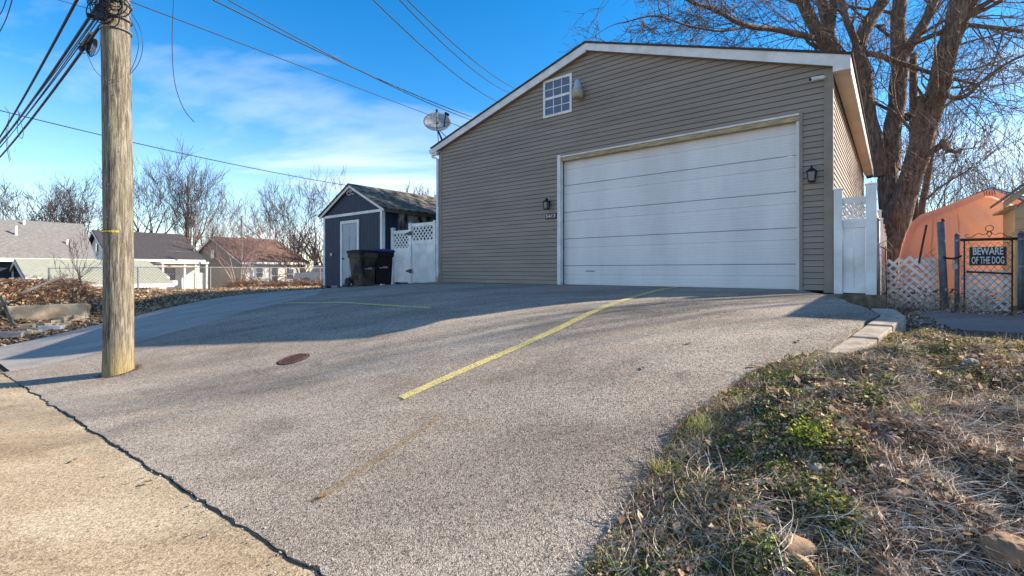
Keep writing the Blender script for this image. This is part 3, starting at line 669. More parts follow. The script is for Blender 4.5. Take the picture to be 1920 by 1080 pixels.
# wall lanterns
def lantern(a, z, label):
    t = thing('wall_lantern', G(a, .02, z), label, 'wall lantern', 'black carriage lanterns on the garage front')
    F = lambda x, y, zz: G(a + x, .115 + y, z + zz)
    mb = MB(); mb.box(F, -.032, .032, -.095, -.082, -.02, .10); mb.build('back_plate', 'black_metal', t)
    mb = MB(); mb.tube([F(0, -.085, .05), F(0, -.06, .13), F(0, -.02, .15), F(0, 0, .13)], .010, 6); mb.build('arm', 'black_metal', t)
    mb = MB(); mb.loft(F, [[(x * s, y * s, q) for x, y in ((-1, -1), (1, -1), (1, 1), (-1, 1))] for s, q in ((.045, -.125), (.052, -.115), (.052, -.10))]); mb.build('base', 'black_metal', t)
    mb = MB(); mb.loft(F, [[(x * s, y * s, q) for x, y in ((-1, -1), (1, -1), (1, 1), (-1, 1))] for s, q in ((.075, .05), (.07, .065), (.035, .10), (.022, .105), (.022, .12), (.012, .125), (.018, .14), (.004, .155))]); mb.build('cap', 'black_metal', t)
    mb = MB()
    for x in (-1, 1):
        for y in (-1, 1): mb.loft(F, [[(x * s + dx_, y * s + dy_, q) for dx_, dy_ in ((-.006, -.006), (.006, -.006), (.006, .006), (-.006, .006))] for s, q in ((.046, -.10), (.062, .05))])
    mb.build('cage', 'black_metal', t)
    mb = MB(); mb.loft(F, [[(x * s, y * s, q) for x, y in ((-1, -1), (1, -1), (1, 1), (-1, 1))] for s, q in ((.038, -.099), (.052, .049))]); mb.build('glass', 'lamp_glass', t)
lantern(5.73, 1.60, 'black wall lantern left of the roll-up door, above the house number')
lantern(.27, 1.62, 'black wall lantern on the narrow strip right of the roll-up door')
# house number plate
def text_mesh(name, body, F, size, mat, parent, bold=.02, depth=.004, narrow=1.0, fit=None):
    cu = bpy.data.curves.new(name, 'FONT'); cu.body = body; cu.size = size; cu.extrude = depth; cu.offset = bold * size; cu.align_x = 'CENTER'; cu.align_y = 'CENTER'; cu.resolution_u = 3
    o = bpy.data.objects.new(name, cu); col.objects.link(o)
    me = bpy.data.meshes.new_from_object(o.evaluated_get(bpy.context.evaluated_depsgraph_get())); bpy.data.objects.remove(o)
    off = Vector(parent['_o'])
    if fit:
        xs = [v.co.x for v in me.vertices]; narrow = fit / (max(xs) - min(xs))
    for v in me.vertices: v.co = F(v.co.x * narrow, v.co.z, v.co.y) - off
    me.materials.clear(); me.materials.append(MATS[mat]); o = bpy.data.objects.new(name, me); col.objects.link(o); o.parent = parent; return o
t = thing('house_number', G(5.66, .02, 1.32), 'small dark house number plaque reading 5413 under the left lantern', 'house number')
mb = MB(); mb.box(G, 5.50, 5.82, .019, .032, 1.25, 1.385); mb.build('plaque', 'rust_iron', t)
text_mesh('digits', '5413', lambda x, o, z: G(5.66 - x, .036 + o, 1.318 + z), .12, 'sign_white', t, .015, .003, fit=.27)
# bullet camera
t = thing('security_camera', G(.12, .04, 3.22), 'small white security camera under the right end of the gable', 'camera')
mb = MB(); mb.tube([G(.10, .12, 3.235), G(.27, .22, 3.205)], .033, 12); cb = mb.build('housing', 'white_vinyl', t, smooth=True)
mb = MB(); mb.tube([G(.27, .22, 3.205), G(.285, .228, 3.202)], .026, 12); mb.build('lens', 'black_metal', cb)
mb = MB(); mb.tube([G(.08, .02, 3.26), G(.12, .12, 3.24)], .014, 8); mb.build('bracket', 'white_vinyl', t)
# satellite dish on the left eave
base = at(829, 263, 14.2); dc = at(820, 229, 14.2)
t = thing('satellite_dish', base, 'grey metal satellite dish on the left eave of the garage roof', 'satellite dish')
nrm = Vector((.10, -.85, .50)).normalized(); ux = nrm.cross(Vector((0, 0, 1))).normalized(); uy = ux.cross(nrm)
rings = []
for i in range(9):
    r_ = .39 * i / 8; rings.append([dc + ux * r_ * 1.05 * math.cos(k * math.pi / 14) + uy * r_ * math.sin(k * math.pi / 14) + nrm * (r_ * r_ * .55 - .05) for k in range(28)])
mb = MB(); mb.v = [tuple(v) for r_ in rings for v in r_]; mb.f = [(i * 28 + k, i * 28 + (k + 1) % 28, (i + 1) * 28 + (k + 1) % 28, (i + 1) * 28 + k) for i in range(8) for k in range(28)]
o = mb.build('reflector', 'dish_metal', t, smooth=True); sd = o.modifiers.new('s', 'SOLIDIFY'); sd.thickness = .015
mb = MB(); e = dc + uy * .3; mb.tube([dc - uy * .38, dc - uy * .30 + nrm * .28, dc + nrm * .42], .014, 6); mb.build('feed_arm', 'black_metal', t)
mb = MB(); mb.tube([dc + nrm * .36, dc + nrm * .47], .035, 8); mb.build('feed_horn', 'wire_grey', t)
mb = MB(); mb.tube([dc - nrm * .04, dc - nrm * .12 + Vector((0, 0, -.12)), base], .028, 8); mb.tube([dc - nrm * .1 + Vector((0, 0, -.1)), base + Vector((-.12, .05, -.05))], .012, 6); mb.tube([dc - nrm * .1 + Vector((0, 0, -.1)), base + Vector((.16, -.02, .06))], .012, 6); mb.build('mast', 'black_metal', t)
mb = MB(); mb.tube([at(836, 210, 14.1), at(832, 240, 14.15)], .02, 6); mb.tube([at(834, 212, 14.1), at(842, 216, 14.1)], .04, 6); mb.build('side_bracket', 'black_metal', t)

# ------------------------------------------------------------------ lattice helper
def clip_seg(x0, y0, dx_, dy_, X0, X1, Y0, Y1):
    t0, t1 = -1e9, 1e9
    for o_, d_, lo, hi in ((x0, dx_, X0, X1), (y0, dy_, Y0, Y1)):
        if abs(d_) < 1e-9:
            if o_ < lo or o_ > hi: return None
            continue
        a_, b_ = (lo - o_) / d_, (hi - o_) / d_
        if a_ > b_: a_, b_ = b_, a_
        t0, t1 = max(t0, a_), min(t1, b_)
    return (t0, t1) if t1 - t0 > .02 else None
def lattice(F, s0, s1, z0, z1, period, w, q, parent, mat, th=.006, join=None, name='lattice_slat', sag=None):
    d_ = math.sqrt(.5)
    for li, (dx_, dz_) in enumerate(((d_, d_), (d_, -d_))):
        nx, nz = -dz_, dx_
        cs = [x * nx + y * nz for x in (s0, s1) for y in (z0, z1)]
        c = min(cs) + period * .35
        while c < max(cs):
            r_ = clip_seg(nx * c, nz * c, dx_, dz_, s0, s1, z0, z1)
            if r_:
                e0 = (nx * c + dx_ * r_[0], nz * c + dz_ * r_[0]); e1 = (nx * c + dx_ * r_[1], nz * c + dz_ * r_[1])
                mb = join or MB(); qq = q + li * (th + .0005)
                FF = F if sag is None else (lambda s_, p_, z_: F(s_, p_ + sag(s_, z_)[0], z_ + sag(s_, z_)[1]))
                pts = [(e0[0] - nx * w / 2, e0[1] - nz * w / 2), (e1[0] - nx * w / 2, e1[1] - nz * w / 2), (e1[0] + nx * w / 2, e1[1] + nz * w / 2), (e0[0] + nx * w / 2, e0[1] + nz * w / 2)]
                mb.prism(FF, pts, qq, qq + th)
                if join is None: mb.build(name, mat, parent)
            c += period

# ------------------------------------------------------------------ white gates
def post(F, s0, s1, q0, q1, z0, z1, parent, mat='white_vinyl', cap=True, name='post'):
    mb = MB(); mb.box(F, s0, s1, q0, q1, z0, z1); o = mb.build(name, mat, parent); bv = o.modifiers.new('b', 'BEVEL'); bv.width = .004
    if cap:
        m2 = MB(); c = .012; h = .012
        m2.loft(F, [[(s0 - c, q0 - c, z1), (s1 + c, q0 - c, z1), (s1 + c, q1 + c, z1), (s0 - c, q1 + c, z1)], [(s0 - c, q0 - c, z1 + h), (s1 + c, q0 - c, z1 + h), (s1 + c, q1 + c, z1 + h), (s0 - c, q1 + c, z1 + h)],
                    [((s0 + s1) / 2 - .01, (q0 + q1) / 2 - .01, z1 + .04), ((s0 + s1) / 2 + .01, (q0 + q1) / 2 - .01, z1 + .04), ((s0 + s1) / 2 + .01, (q0 + q1) / 2 + .01, z1 + .04), ((s0 + s1) / 2 - .01, (q0 + q1) / 2 + .01, z1 + .04)]])
        m2.build('post_cap', mat, o)
    return o
# right gate
rg = thing('white_gate', G(-.3, 0, -.385), 'narrow white vinyl gate with lattice top right of the garage corner', 'gate')
post(G, -.155, -.035, -.06, .06, -.39, 1.335, rg); post(G, -.60, -.46, -.06, .08, -.39, 1.375, rg)
mb = MB(); mb.box(G, -.458, -.157, -.02, .02, 1.10, 1.20); mb.build('top_rail', 'white_vinyl', rg)
mb = MB(); mb.box(G, -.458, -.157, -.022, .022, .70, .84); mb.build('middle_rail', 'white_vinyl', rg)
mb = MB(); mb.box(G, -.458, -.157, -.02, .02, -.37, -.29); mb.build('bottom_rail', 'white_vinyl', rg)
lattice(G, -.458, -.157, .845, 1.095, .075, .032, -.008, rg, 'white_vinyl')
for k in range(2):
    a0 = -.456 + .151 * k; mb = MB(); mb.box(G, a0, a0 + .147, -.012, .010, -.288, .698); mb.build('panel_board', 'white_vinyl', rg)
# white fence running back along the right wall
rf = thing('vinyl_fence', G(-.7, -3, -.5), 'white vinyl fence running back from the narrow gate beside the garage', 'fence')
FB = lambda t_, o_, z_: GS(t_, o_, z_)
for i in range(6):
    t0 = .55 + i * 1.85; post(FB, t0 + 1.7, t0 + 1.82, .50, .62, -.62, 1.17, rf)
    mb = MB(); mb.box(FB, t0, t0 + 1.69, .54, .58, .98, 1.06); mb.build('rail', 'white_vinyl', rf)
    mb = MB(); mb.box(FB, t0, t0 + 1.69, .54, .58, -.5, -.42); mb.build('rail', 'white_vinyl', rf)
    for k in range(11):
        mb = MB(); mb.box(FB, t0 + .153 * k, t0 + .153 * k + .149, .55, .572, -.419, .979); mb.build('fence_board', 'white_vinyl', rf)
# left gate
lg = thing('white_gate', G(10.7, 0, -.42), 'wide white vinyl gate with lattice strip between the shed and the garage', 'gate')
def gz(px_, py_, a):
    y = G(a, .0).y; return (507 - py_) / 884 * y
post(G, 9.79, 9.90, -.06, .05, -.43, 1.50, lg, cap=False); post(G, 10.93, 11.05, -.06, .05, -.43, 1.46, lg); post(G, 11.83, 11.95, -.06, .05, -.48, 1.36, lg)
for (s0, s1, zt, zl0) in ((9.905, 10.925, 1.36, .93), (11.055, 11.825, 1.18, .72)):
    h = zt
    mb = MB(); mb.box(G, s0, s1, -.02, .02, h, h + .10); mb.build('top_rail', 'white_vinyl', lg)
    mb = MB(); mb.box(G, s0, s1, -.022, .022, zl0 - .13, zl0); mb.build('middle_rail', 'white_vinyl', lg)
    mb = MB(); mb.box(G, s0, s1, -.02, .02, -.38, -.27); mb.build('bottom_rail', 'white_vinyl', lg)
    lattice(G, s0, s1, zl0 + .002, h - .002, .115, .042, -.008, lg, 'white_vinyl')
    nb = round((s1 - s0) / .17)
    for k in range(nb):
        w_ = (s1 - s0) / nb; mb = MB(); mb.box(G, s0 + w_ * k + .0015, s0 + w_ * (k + 1) - .0015, -.012, .010, -.268, zl0 - .132); mb.build('panel_board', 'white_vinyl', lg)
for zz in (-.02, 1.16):
    mb = MB(); mb.box(G, 10.88, 11.02, .052, .066, zz - .06, zz + .06); mb.box(G, 10.99, 11.15, .050, .060, zz - .03, zz + .03); mb.build('hinge', 'black_metal', lg)

# ------------------------------------------------------------------ shed
SA0, SA1, SP = 12.05, 15.65, .30; SAX = 13.85
shed = thing('shed', G(13.85, -2, -.55), 'navy blue garden shed with white trim, white door and mossy shingle roof', 'shed')
SB = -.52; SE = 2.08; SR = 2.97; SD = 5.2
def srt(a): return SR - abs(a - SAX) * (SR - SE) / 1.8
mb = MB(); mb.prism(G, [(SA0 + .02, SB), (SA1 - .02, SB - .1), (SA1 - .02, SE - .03), (SAX, SR - .03), (SA0 + .02, SE - .03)], SP - .12, SP - .02)
mb.box(G, SA1 - .10, SA1 - .01, SP - SD, SP - .121, SB - .1, SE - .04); mb.box(G, SA0 + .03, SA0 + .1, SP - SD, SP - .121, SB, SE - .04)
mb.prism(G, [(SA0 + .101, SB), (SA1 - .101, SB - .1), (SA1 - .101, SE - .05), (SAX, SR - .05), (SA0 + .101, SE - .05)], SP - SD, SP - SD + .1); mb.build('wall', 'navy_wall', shed)
DRA, DRB, DRT = 13.36, 14.50, 1.74
nb = 18; wv = (SA1 - SA0 - .2) / nb
for k in range(nb):
    a0 = SA0 + .1 + wv * k + .004; a1 = a0 + wv - .008
    def emit(x0, x1, z0, z1a, z1b):
        mb = MB(); mb.prism(G, [(x0, z0), (x1, z0), (x1, z1b), (x0, z1a)], SP - .019, SP); mb.build('wall_board', 'navy_board', shed)
    if a1 > DRA and a0 < DRB:
        if a0 < DRA - .03: emit(a0, DRA - .001, SB, 1.90, 1.90)
        if a1 > DRB + .03: emit(DRB + .001, a1, SB - .05, 1.90, 1.90)
        emit(a0, a1, DRT + .001, 1.90, 1.90)
    else: emit(a0, a1, SB - (.05 if a0 > 14 else 0), 1.90, 1.90)
    if a0 < SAX < a1:
        mb = MB(); mb.prism(G, [(a0, 2.01), (a1, 2.01), (a1, srt(a1) - .05), (SAX, SR - .05), (a0, srt(a0) - .05)], SP - .019, SP); mb.build('wall_board', 'navy_board', shed)
    else: emit(a0, a1, 2.01, srt(a0) - .05, srt(a1) - .05)
def trim(poly, q0=None, q1=None, mat='white_trim', name='trim', par=shed):
    mb = MB(); mb.prism(G, poly, SP - .02 if q0 is None else q0, SP + .02 if q1 is None else q1); return mb.build(name, mat, par)
trim([(SA0 - .005, SB), (SA0 + .098, SB), (SA0 + .098, 1.995), (SA0 - .005, 1.995)]); trim([(SA1 - .098, SB - .12), (SA1 + .005, SB - .12), (SA1 + .005, 1.96), (SA1 - .098, 1.99)])
trim([(SA0 + .1, 1.91), (SA1 - .1, 1.91), (SA1 - .1, 2.0), (SA0 + .1, 2.0)])
trim([(SA0 - .004, 1.30 - 1.8), (SA0 + .0, 1.30 - 1.8), (SA0 + .0, 2.0), (SA0 - .004, 2.0)], SP - .10, SP - .022)
for sgn in (-1, 1):
    a_e = SAX + sgn * 1.98; ze = srt(a_e)
    trim([(SAX, SR - .10), (a_e, ze - .10), (a_e, ze - .005), (SAX, SR - .005)][::sgn], SP + .06, SP + .09, name='rake_trim')
    mb = MB(); mb.prism(G, [(SAX, SR - .003), (a_e + sgn * .03, ze - .012), (a_e + sgn * .03, ze + .03), (SAX, SR + .045)][::sgn], SP - SD - .2, SP + .13); rf_ = mb.build('roof', 'shingle_mossy', shed)
    # shingle courses, standing a little proud
    if sgn == -1:
        for c in range(11):
            f0, f1 = c / 11., (c + 1) / 11.; m2 = MB()
            A0, A1 = a_e - .03 + (SAX - a_e + .03) * f0, a_e - .03 + (SAX - a_e + .03) * f1; Z0, Z1 = ze - .012 + (SR - ze + .012) * f0, ze - .012 + (SR - ze + .012) * f1
            m2.prism(G, [(A0, Z0 + .042), (A1, Z1 + .043), (A1, Z1 + .047), (A0, Z0 + .058)], SP - SD - .2, SP + .128 - (c % 2) * .004); m2.build('shingle_course', 'shingle_mossy', rf_)
# right side boards: blotched and peeling
for k in range(20):
    p1 = SP - .12 - k * .25; mb = MB(); mb.box(G, SA0, SA0 + .028, p1 - .246, p1, SB if k > 2 else SB, SE - .08); mb.build('side_board', 'blotched_board' if k > 1 else 'navy_board', shed)
mb = MB(); mb.box(G, SA0 - .16, SA0 - .14, SP - SD - .1, SP + .05, srt(SA0 - .14) - .12, srt(SA0 - .14) - .02); mb.build('eave_fascia', 'board_grey', shed)
# shed door
fr = MB(); fr.box(G, DRA, DRA + .1, SP - .03, SP + .025, SB, DRT); fr.box(G, DRB - .1, DRB, SP - .03, SP + .025, SB - .05, DRT); fr.box(G, DRA + .1, DRB - .1, SP - .03, SP + .025, DRT - .1, DRT)
fd = fr.build('door_frame', 'white_trim', shed)
mb = MB(); mb.box(G, DRA + .101, DRB - .101, SP - .03, SP - .005, SB + .02, DRT - .101); dr = mb.build('door', 'door_grey', shed)
dw = (DRB - DRA - .2); 
for c in range(2):
    for (z0, z1) in ((SB + .2, .35), (.5, 1.2), (1.3, 1.55)):
        a0 = DRA + .1 + dw * (.1 + .42 * c) + .02; mb = MB(); mb.box(G, a0, a0 + dw * .33, SP - .0051, SP + .003, z0, z1); mb.build('raised_panel', 'door_grey', dr)
mb = MB(); mb.lathe(G(DRB - .17, SP + .03, .42), [(.005, -.03), (.03, -.015), (.035, 0), (.03, .015), (.005, .03)], 10); mb.build('knob', 'black_metal', dr)
mb = MB(); mb.box(G, 15.0, 15.24, SP + .001, SP + .02, .52, .62); o = mb.build('number_plate', 'navy_wall', shed)
text_mesh('digits', '54', lambda x, o_, z: G(15.12 - x, SP + .022 + o_, .57 + z), .15, 'sign_white', shed, .02, .003)
# gable ornament: flying bird shape
mb = MB()
for pts in ([(-.24, .02), (-.1, .09), (0, .02), (.1, .10), (.26, .04)], [(-.18, -.03), (-.05, -.06), (.08, -.02), (.2, -.05)], [(-.1, .09), (-.02, .12), (.08, .06)]):
    mb.tube([G(SAX - x, SP + .03, 2.68 + z_) for x, z_ in pts], .016, 5)
mb.build('gable_ornament', 'white_trim', shed)
for k in range(5):
    a0 = 12.6 + k * .7; mb = MB(); mb.box(G, a0, a0 + .4, SP - .35, SP + .02, SB - .22, SB - .03); mb.build('foundation_block', 'stone_grey' if k % 2 else 'black_metal', shed)

# ------------------------------------------------------------------ trash carts
def cart(org, rz, lid_mat, body_mat, label, lidname='lid'):
    t = thing('trash_cart', org, label, 'trash cart', 'wheeled trash carts by the shed'); ux = Vector((math.cos(rz), math.sin(rz)))
    F0 = frame(org, ux)                       # s = front direction, q = right-hand side
    F = lambda x, y, z: F0(x, y, z)
    def ring(hx, hy, z, cx_=0, r=.06):
        pts = []
        for (sx, sy, a0) in ((1, 1, 0), (-1, 1, 90), (-1, -1, 180), (1, -1, 270)):
            for k in range(4):
                an = R(a0 + 30 * k); pts.append((cx_ + sx * (hx - r) + r * math.cos(an), sy * (hy - r) + r * math.sin(an), z))
        return pts
    mb = MB(); mb.loft(F, [ring(.22, .225, .04, .02), ring(.235, .235, .06, .02), ring(.30, .272, .82, .0), ring(.335, .295, .83, .0), ring(.345, .30, .96, .0), ring(.345, .30, .985, .0)], True); bd_ = mb.build('body', body_mat, t, smooth=False)
    mb = MB(); mb.loft(F, [ring(.365, .318, .975, .0), ring(.37, .32, 1.0, .0), ring(.35, .305, 1.03, .0), ring(.22, .2, 1.06, .02), ring(.05, .05, 1.068, .02, .03)], True); ld = mb.build('lid', lid_mat, t)
    mb = MB(); mb.tube([F(-.34, -.24, .94), F(-.45, -.22, .99), F(-.45, .22, .99), F(-.34, .24, .94)], .018, 8); mb.build('handle', body_mat, t, smooth=True)
    mb = MB(); mb.tube([F(-.30, -.30, .13), F(-.30, .30, .13)], .012, 8); mb.build('axle', 'wire_grey', t)
    mb = MB(); mb.box(F, -.36, -.20, -.2, .2, .10, .30); mb.build('wheel_housing', body_mat, t)
    for s_ in (-1, 1):
        cF = lambda x, y, z, s_=s_: F(-.30 + x, s_ * .29 + z, .13 + y)
        mb = MB(); mb.loft(cF, [[(r_ * math.cos(k * math.pi / 10), r_ * math.sin(k * math.pi / 10), z) for k in range(20)] for r_, z in ((.11, -.025), (.13, -.02), (.13, .02), (.11, .025))]); wh = mb.build('wheel', 'rubber', t, smooth=True)
        for k in range(5):
            an = k * math.pi * .4; mb = MB(); mb.tube([cF(.03 * math.cos(an), .03 * math.sin(an), .03 * 1), cF(.1 * math.cos(an), .1 * math.sin(an), .03)], .008, 5); mb.tube([cF(.03 * math.cos(an), .03 * math.sin(an), -.03), cF(.1 * math.cos(an), .1 * math.sin(an), -.03)], .008, 5); mb.build('spoke', 'wire_grey', wh)
    mb = MB(); mb.box(F, .27, .284, -.12, .12, .50, .525); mb.box(F, .27, .286, -.1, .02, .53, .55); mb.build('label_strip', 'bin_print', t)
    for y_ in (-.19, .19):
        mb = MB(); mb.loft(F, [[(.235, y_ - .02, .1), (.255, y_ - .02, .1), (.255, y_ + .02, .1), (.235, y_ + .02, .1)], [(.285, y_ - .02, .8), (.308, y_ - .02, .8), (.308, y_ + .02, .8), (.285, y_ + .02, .8)]]); mb.build('rib', body_mat, t)
    return t
def onlot(px_, y): 
    x = (px_ - 960) / 884 * y; a, p = toap(x, y); return Vector((x, y, EYE + paved(a, p) + .012))
cart(onlot(680, 13.55), R(-38), 'bin_black', 'bin_brown', 'worn dark brown trash cart with black lid, left of the blue-lidded one')
cart(onlot(715, 13.95), R(-60), 'bin_blue', 'bin_black', 'black trash cart with a blue lid beside the white gate')

# ------------------------------------------------------------------ utility pole and cables
pb = Vector((-5.61, 6.72, EYE - 1.47))
pole = thing('utility_pole', pb, 'thick weathered wooden utility pole standing at the corner of the lot', 'utility pole')
NS = 40; mb = MB(); rings = []
zz = [-.35, -.1, 0, .1] + [.25 + k * .2 for k in range(52)]
for z_ in zz:
    r_ = .176 - .002 * max(0, z_); ring = []
    for k in range(NS):
        an = 2 * math.pi * k / NS
        d_ = 1 + .028 * mnoise.noise(Vector((math.cos(an) * 3, math.sin(an) * 3, z_ * .35))) + .022 * mnoise.noise(Vector((math.cos(an) * 9, math.sin(an) * 9, z_ * .5 + 5)))
        if z_ < .15: d_ += .03
        ring.append(tuple(pb + Vector((r_ * d_ * math.cos(an) + .012 * math.sin(z_ * .8) - .006 * z_, r_ * d_ * math.sin(an), z_))))
    rings.append(ring)
mb.v = [v for r_ in rings for v in r_]; mb.f = [(i * NS + k, i * NS + (k + 1) % NS, (i + 1) * NS + (k + 1) % NS, (i + 1) * NS + k) for i in range(len(rings) - 1) for k in range(NS)]
mb.build('shaft', 'pole_wood', pole, smooth=True)
mb = MB(); r2 = random.Random(4)
for k in range(34):
    an = R(r2.uniform(190, 330)); z_ = pb.z + r2.uniform(1.2, 4.6); c_ = Vector((pb.x + .172 * math.cos(an), pb.y + .172 * math.sin(an), z_)); mb.tube([c_, c_ + Vector((math.cos(an), math.sin(an), 0)) * .014], .0035, 4)
mb.build('staples', 'galvanised', pole, kind='stuff')
V = []; Fc = []
for k in range(420):
    an = r2.uniform(0, 6.28); r_ = .19 + abs(r2.gauss(0, .05)); x, y = pb.x + r_ * math.cos(an), pb.y + r_ * math.sin(an); a, p = toap(x, y); crumb(V, Fc, Vector((x, y, EYE + lotz(a, p) + .003)), r2.uniform(.004, .013))
tag(npmesh('dirt_collar', np.array(V), np.array(Fc), 'soil', kind='stuff'), 'ring of dirt and grit round the foot of the utility pole', 'dirt')
# yellow tag band, facing the street
tz = pb.z + (426 - 700) / -884 * 6.5
mb = MB()
def arcband(r_, z0, z1, a0, a1, mat, name, par):
    mb = MB(); n_ = 14
    for k in range(n_ + 1):
        an = R(a0 + (a1 - a0) * k / n_); 
        for z_ in (z0, z1): mb.v.append((pb.x - .012 + r_ * math.cos(an), pb.y + r_ * math.sin(an), z_))
    mb.f = [(2 * k, 2 * k + 2, 2 * k + 3, 2 * k + 1) for k in range(n_)]; o = mb.build(name, mat, par); sd = o.modifiers.new('s', 'SOLIDIFY'); sd.thickness = .006; return o
tg = arcband(.178, tz - .022, tz + .022, 195, 330, 'sign_black', 'tag_strip', pole)
for k in range(7):
    arcband(.182, tz - .014, tz + .012, 215 + k * 14.5, 215 + k * 14.5 + 11.5, 'tag_yellow', 'tag_plate', tg)
# cable hardware at the top
hz_ = EYE + (507 - 30) / 884 * 6.6
pole_c = Vector((pb.x - .03, pb.y, 0))
rr = random.Random(3)
mb = MB()
for zq in (.0, .22, -.16):
    mb.tube([Vector((pole_c.x + .178 * math.cos(R(k * 20)), pole_c.y + .178 * math.sin(R(k * 20)), hz_ + zq)) for k in range(19)], .011, 6)
mb.build('steel_band', 'galvanised', pole)
mb = MB(); mb.tube([Vector((pole_c.x - .12, pole_c.y - .17, hz_ - .05)), Vector((pole_c.x - .2, pole_c.y - .25, hz_ - .05))], .03, 8); mb.tube([Vector((pole_c.x + .05, pole_c.y - .2, hz_ + .1)), Vector((pole_c.x + .1, pole_c.y - .3, hz_ + .06))], .035, 8)
mb.box(lambda x, y, z: Vector((pole_c.x + x, pole_c.y + y, hz_ + z)), -.09, .04, -.25, -.19, -.1, .12); mb.build('clamp', 'black_metal', pole)
def loops(name, specs, mat, parent, rad=.006, label=None):
    mb = MB()
    for (c, rx, rz, a0, a1, tilt) in specs:
        pts = []
        for k in range(17):
            an = R(a0 + (a1 - a0) * k / 16); pts.append(Vector((c[0] + rx * math.cos(an), c[1] + tilt * math.sin(an), c[2] + rz * math.sin(an))))
        mb.tube(pts, rad, 5, False)
    return mb.build(name, mat, parent)
sp_ = []
for k in range(17): sp_.append(((pole_c.x + rr.uniform(-.18, .22), pole_c.y - .24 + rr.uniform(-.05, .06), hz_ + rr.uniform(-.12, .3)), rr.uniform(.06, .18), rr.uniform(.07, .22), rr.uniform(0, 180), rr.uniform(270, 520), rr.uniform(-.05, .05)))
loops('wire_tangle', sp_, 'cable_black', pole, .0075)
P = lambda x, y, d: at(x, y, d)
mb = MB()
def spl(pts, r_, n=5, sub=5):
    pts = [Vector(p) for p in pts]; out = []
    for i in range(len(pts) - 1):
        p0 = pts[max(i - 1, 0)]; p1 = pts[i]; p2 = pts[i + 1]; p3 = pts[min(i + 2, len(pts) - 1)]
        for k in range(sub):
            t = k / sub; out.append(.5 * ((2 * p1) + (p2 - p0) * t + (2 * p0 - 5 * p1 + 4 * p2 - p3) * t * t + (3 * p1 - p0 - 3 * p2 + p3) * t ** 3))
    out.append(pts[-1]); mb.tube(out, r_, n, False)
spl([P(243, 20, 6.6), P(262, 52, 6.5), P(268, 85, 6.5), P(260, 118, 6.55), P(243, 140, 6.6)], .004)
spl([P(243, 34, 6.6), P(256, 60, 6.5), P(260, 85, 6.5), P(254, 112, 6.55), P(243, 136, 6.6)], .004)
spl([P(160, 92, 7.2), P(168, 112, 7.1), P(178, 132, 6.9), P(192, 146, 6.7)], .004)
spl([P(186, 60, 6.9), P(188, 84, 6.9), P(180, 102, 7), P(170, 104, 7.1)], .004)
mb.build('hanging_loop', 'cable_black', pole, kind='stuff')
# main cable bundle, running along the street to the next pole
def cable(name, pts, r_, label, n=6, sub=8, group=None, mat='cable_black'):
    global mb
    mb = MB(); spl(pts, r_, n, sub); o = mb.build(name, mat, smooth=True); tag(o, label, 'cable', group); return o
nxt = lambda dx_, dz_: G(7.4 + 34, 8.4 + dx_, 4.6 + dz_)
def span(p0, p1, sag, nseg=14):
    return [p0.lerp(p1, k / nseg) - Vector((0, 0, sag * 4 * (k / nseg) * (1 - k / nseg))) for k in range(nseg + 1)]
specs = [(P(186, 5, 6.7), 0, .9, .022, 'thickest black cable of the bundle, upper left of the utility pole'),
         (P(160, -30, 6.7), -.15, .85, .020, 'upper black cable leaving the utility pole to the left'),
         (P(188, 48, 6.6), .1, .15, .020, 'lowest thick black cable leaving the utility pole with splice loops'),
         (P(190, 30, 6.6), .25, .5, .008, 'thin black wire between the thick cables left of the pole'),
         (P(189, 22, 6.6), .35, .1, .008, 'thin slack black wire crossing the cable bundle left of the pole'),
         (P(192, 14, 6.6), .05, 1.2, .007, 'thin black wire on the upper side of the cable bundle')]
for (p0, dp, dz_, r_, lb) in specs:
    cable('overhead_cable', span(p0, nxt(dp, dz_), .55), r_, lb, 6, 2, 'cables running left along the street')
t = thing('cable_splice', P(158, 88, 7.1), 'black splice with coiled slack hanging on the lowest cable left of the pole', 'cable splice')
mb = MB(); mb.tube([P(172, 62, 6.95), P(163, 76, 7.05), P(152, 93, 7.2)], .035, 8); mb.build('sleeve', 'black_metal', t)
loops('coil', [(tuple(P(168 + k * 2.2, 84 + k * 2, 7.05)), .05, .12 + .01 * k, 0, 360, .04) for k in range(4)], 'cable_black', t, .008)
loops('wire_tie', [(tuple(P(152 + k * 3, 84 + k * 4, 7.15)), .05, .05, 0, 300, .04) for k in range(4)], 'cable_black', t, .006)
t = thing('hanging_wire_bundle', P(35, 205, 11), 'thin slack wires looping down from the cables at the left edge', 'wire')
mb = MB()
spl([P(33, 205, 11), P(40, 232, 11), P(44, 250, 11), P(40, 260, 11), P(33, 246, 11), P(34, 225, 11), P(38, 210, 11)], .006); spl([P(8, 200, 12.5), P(18, 215, 12), P(12, 240, 12), P(12, 270, 12), P(18, 303, 12)], .006); spl([P(16, 232, 12), P(14, 262, 12), P(20, 300, 12)], .006)
mb.build('loop', 'cable_black', t, kind='stuff')
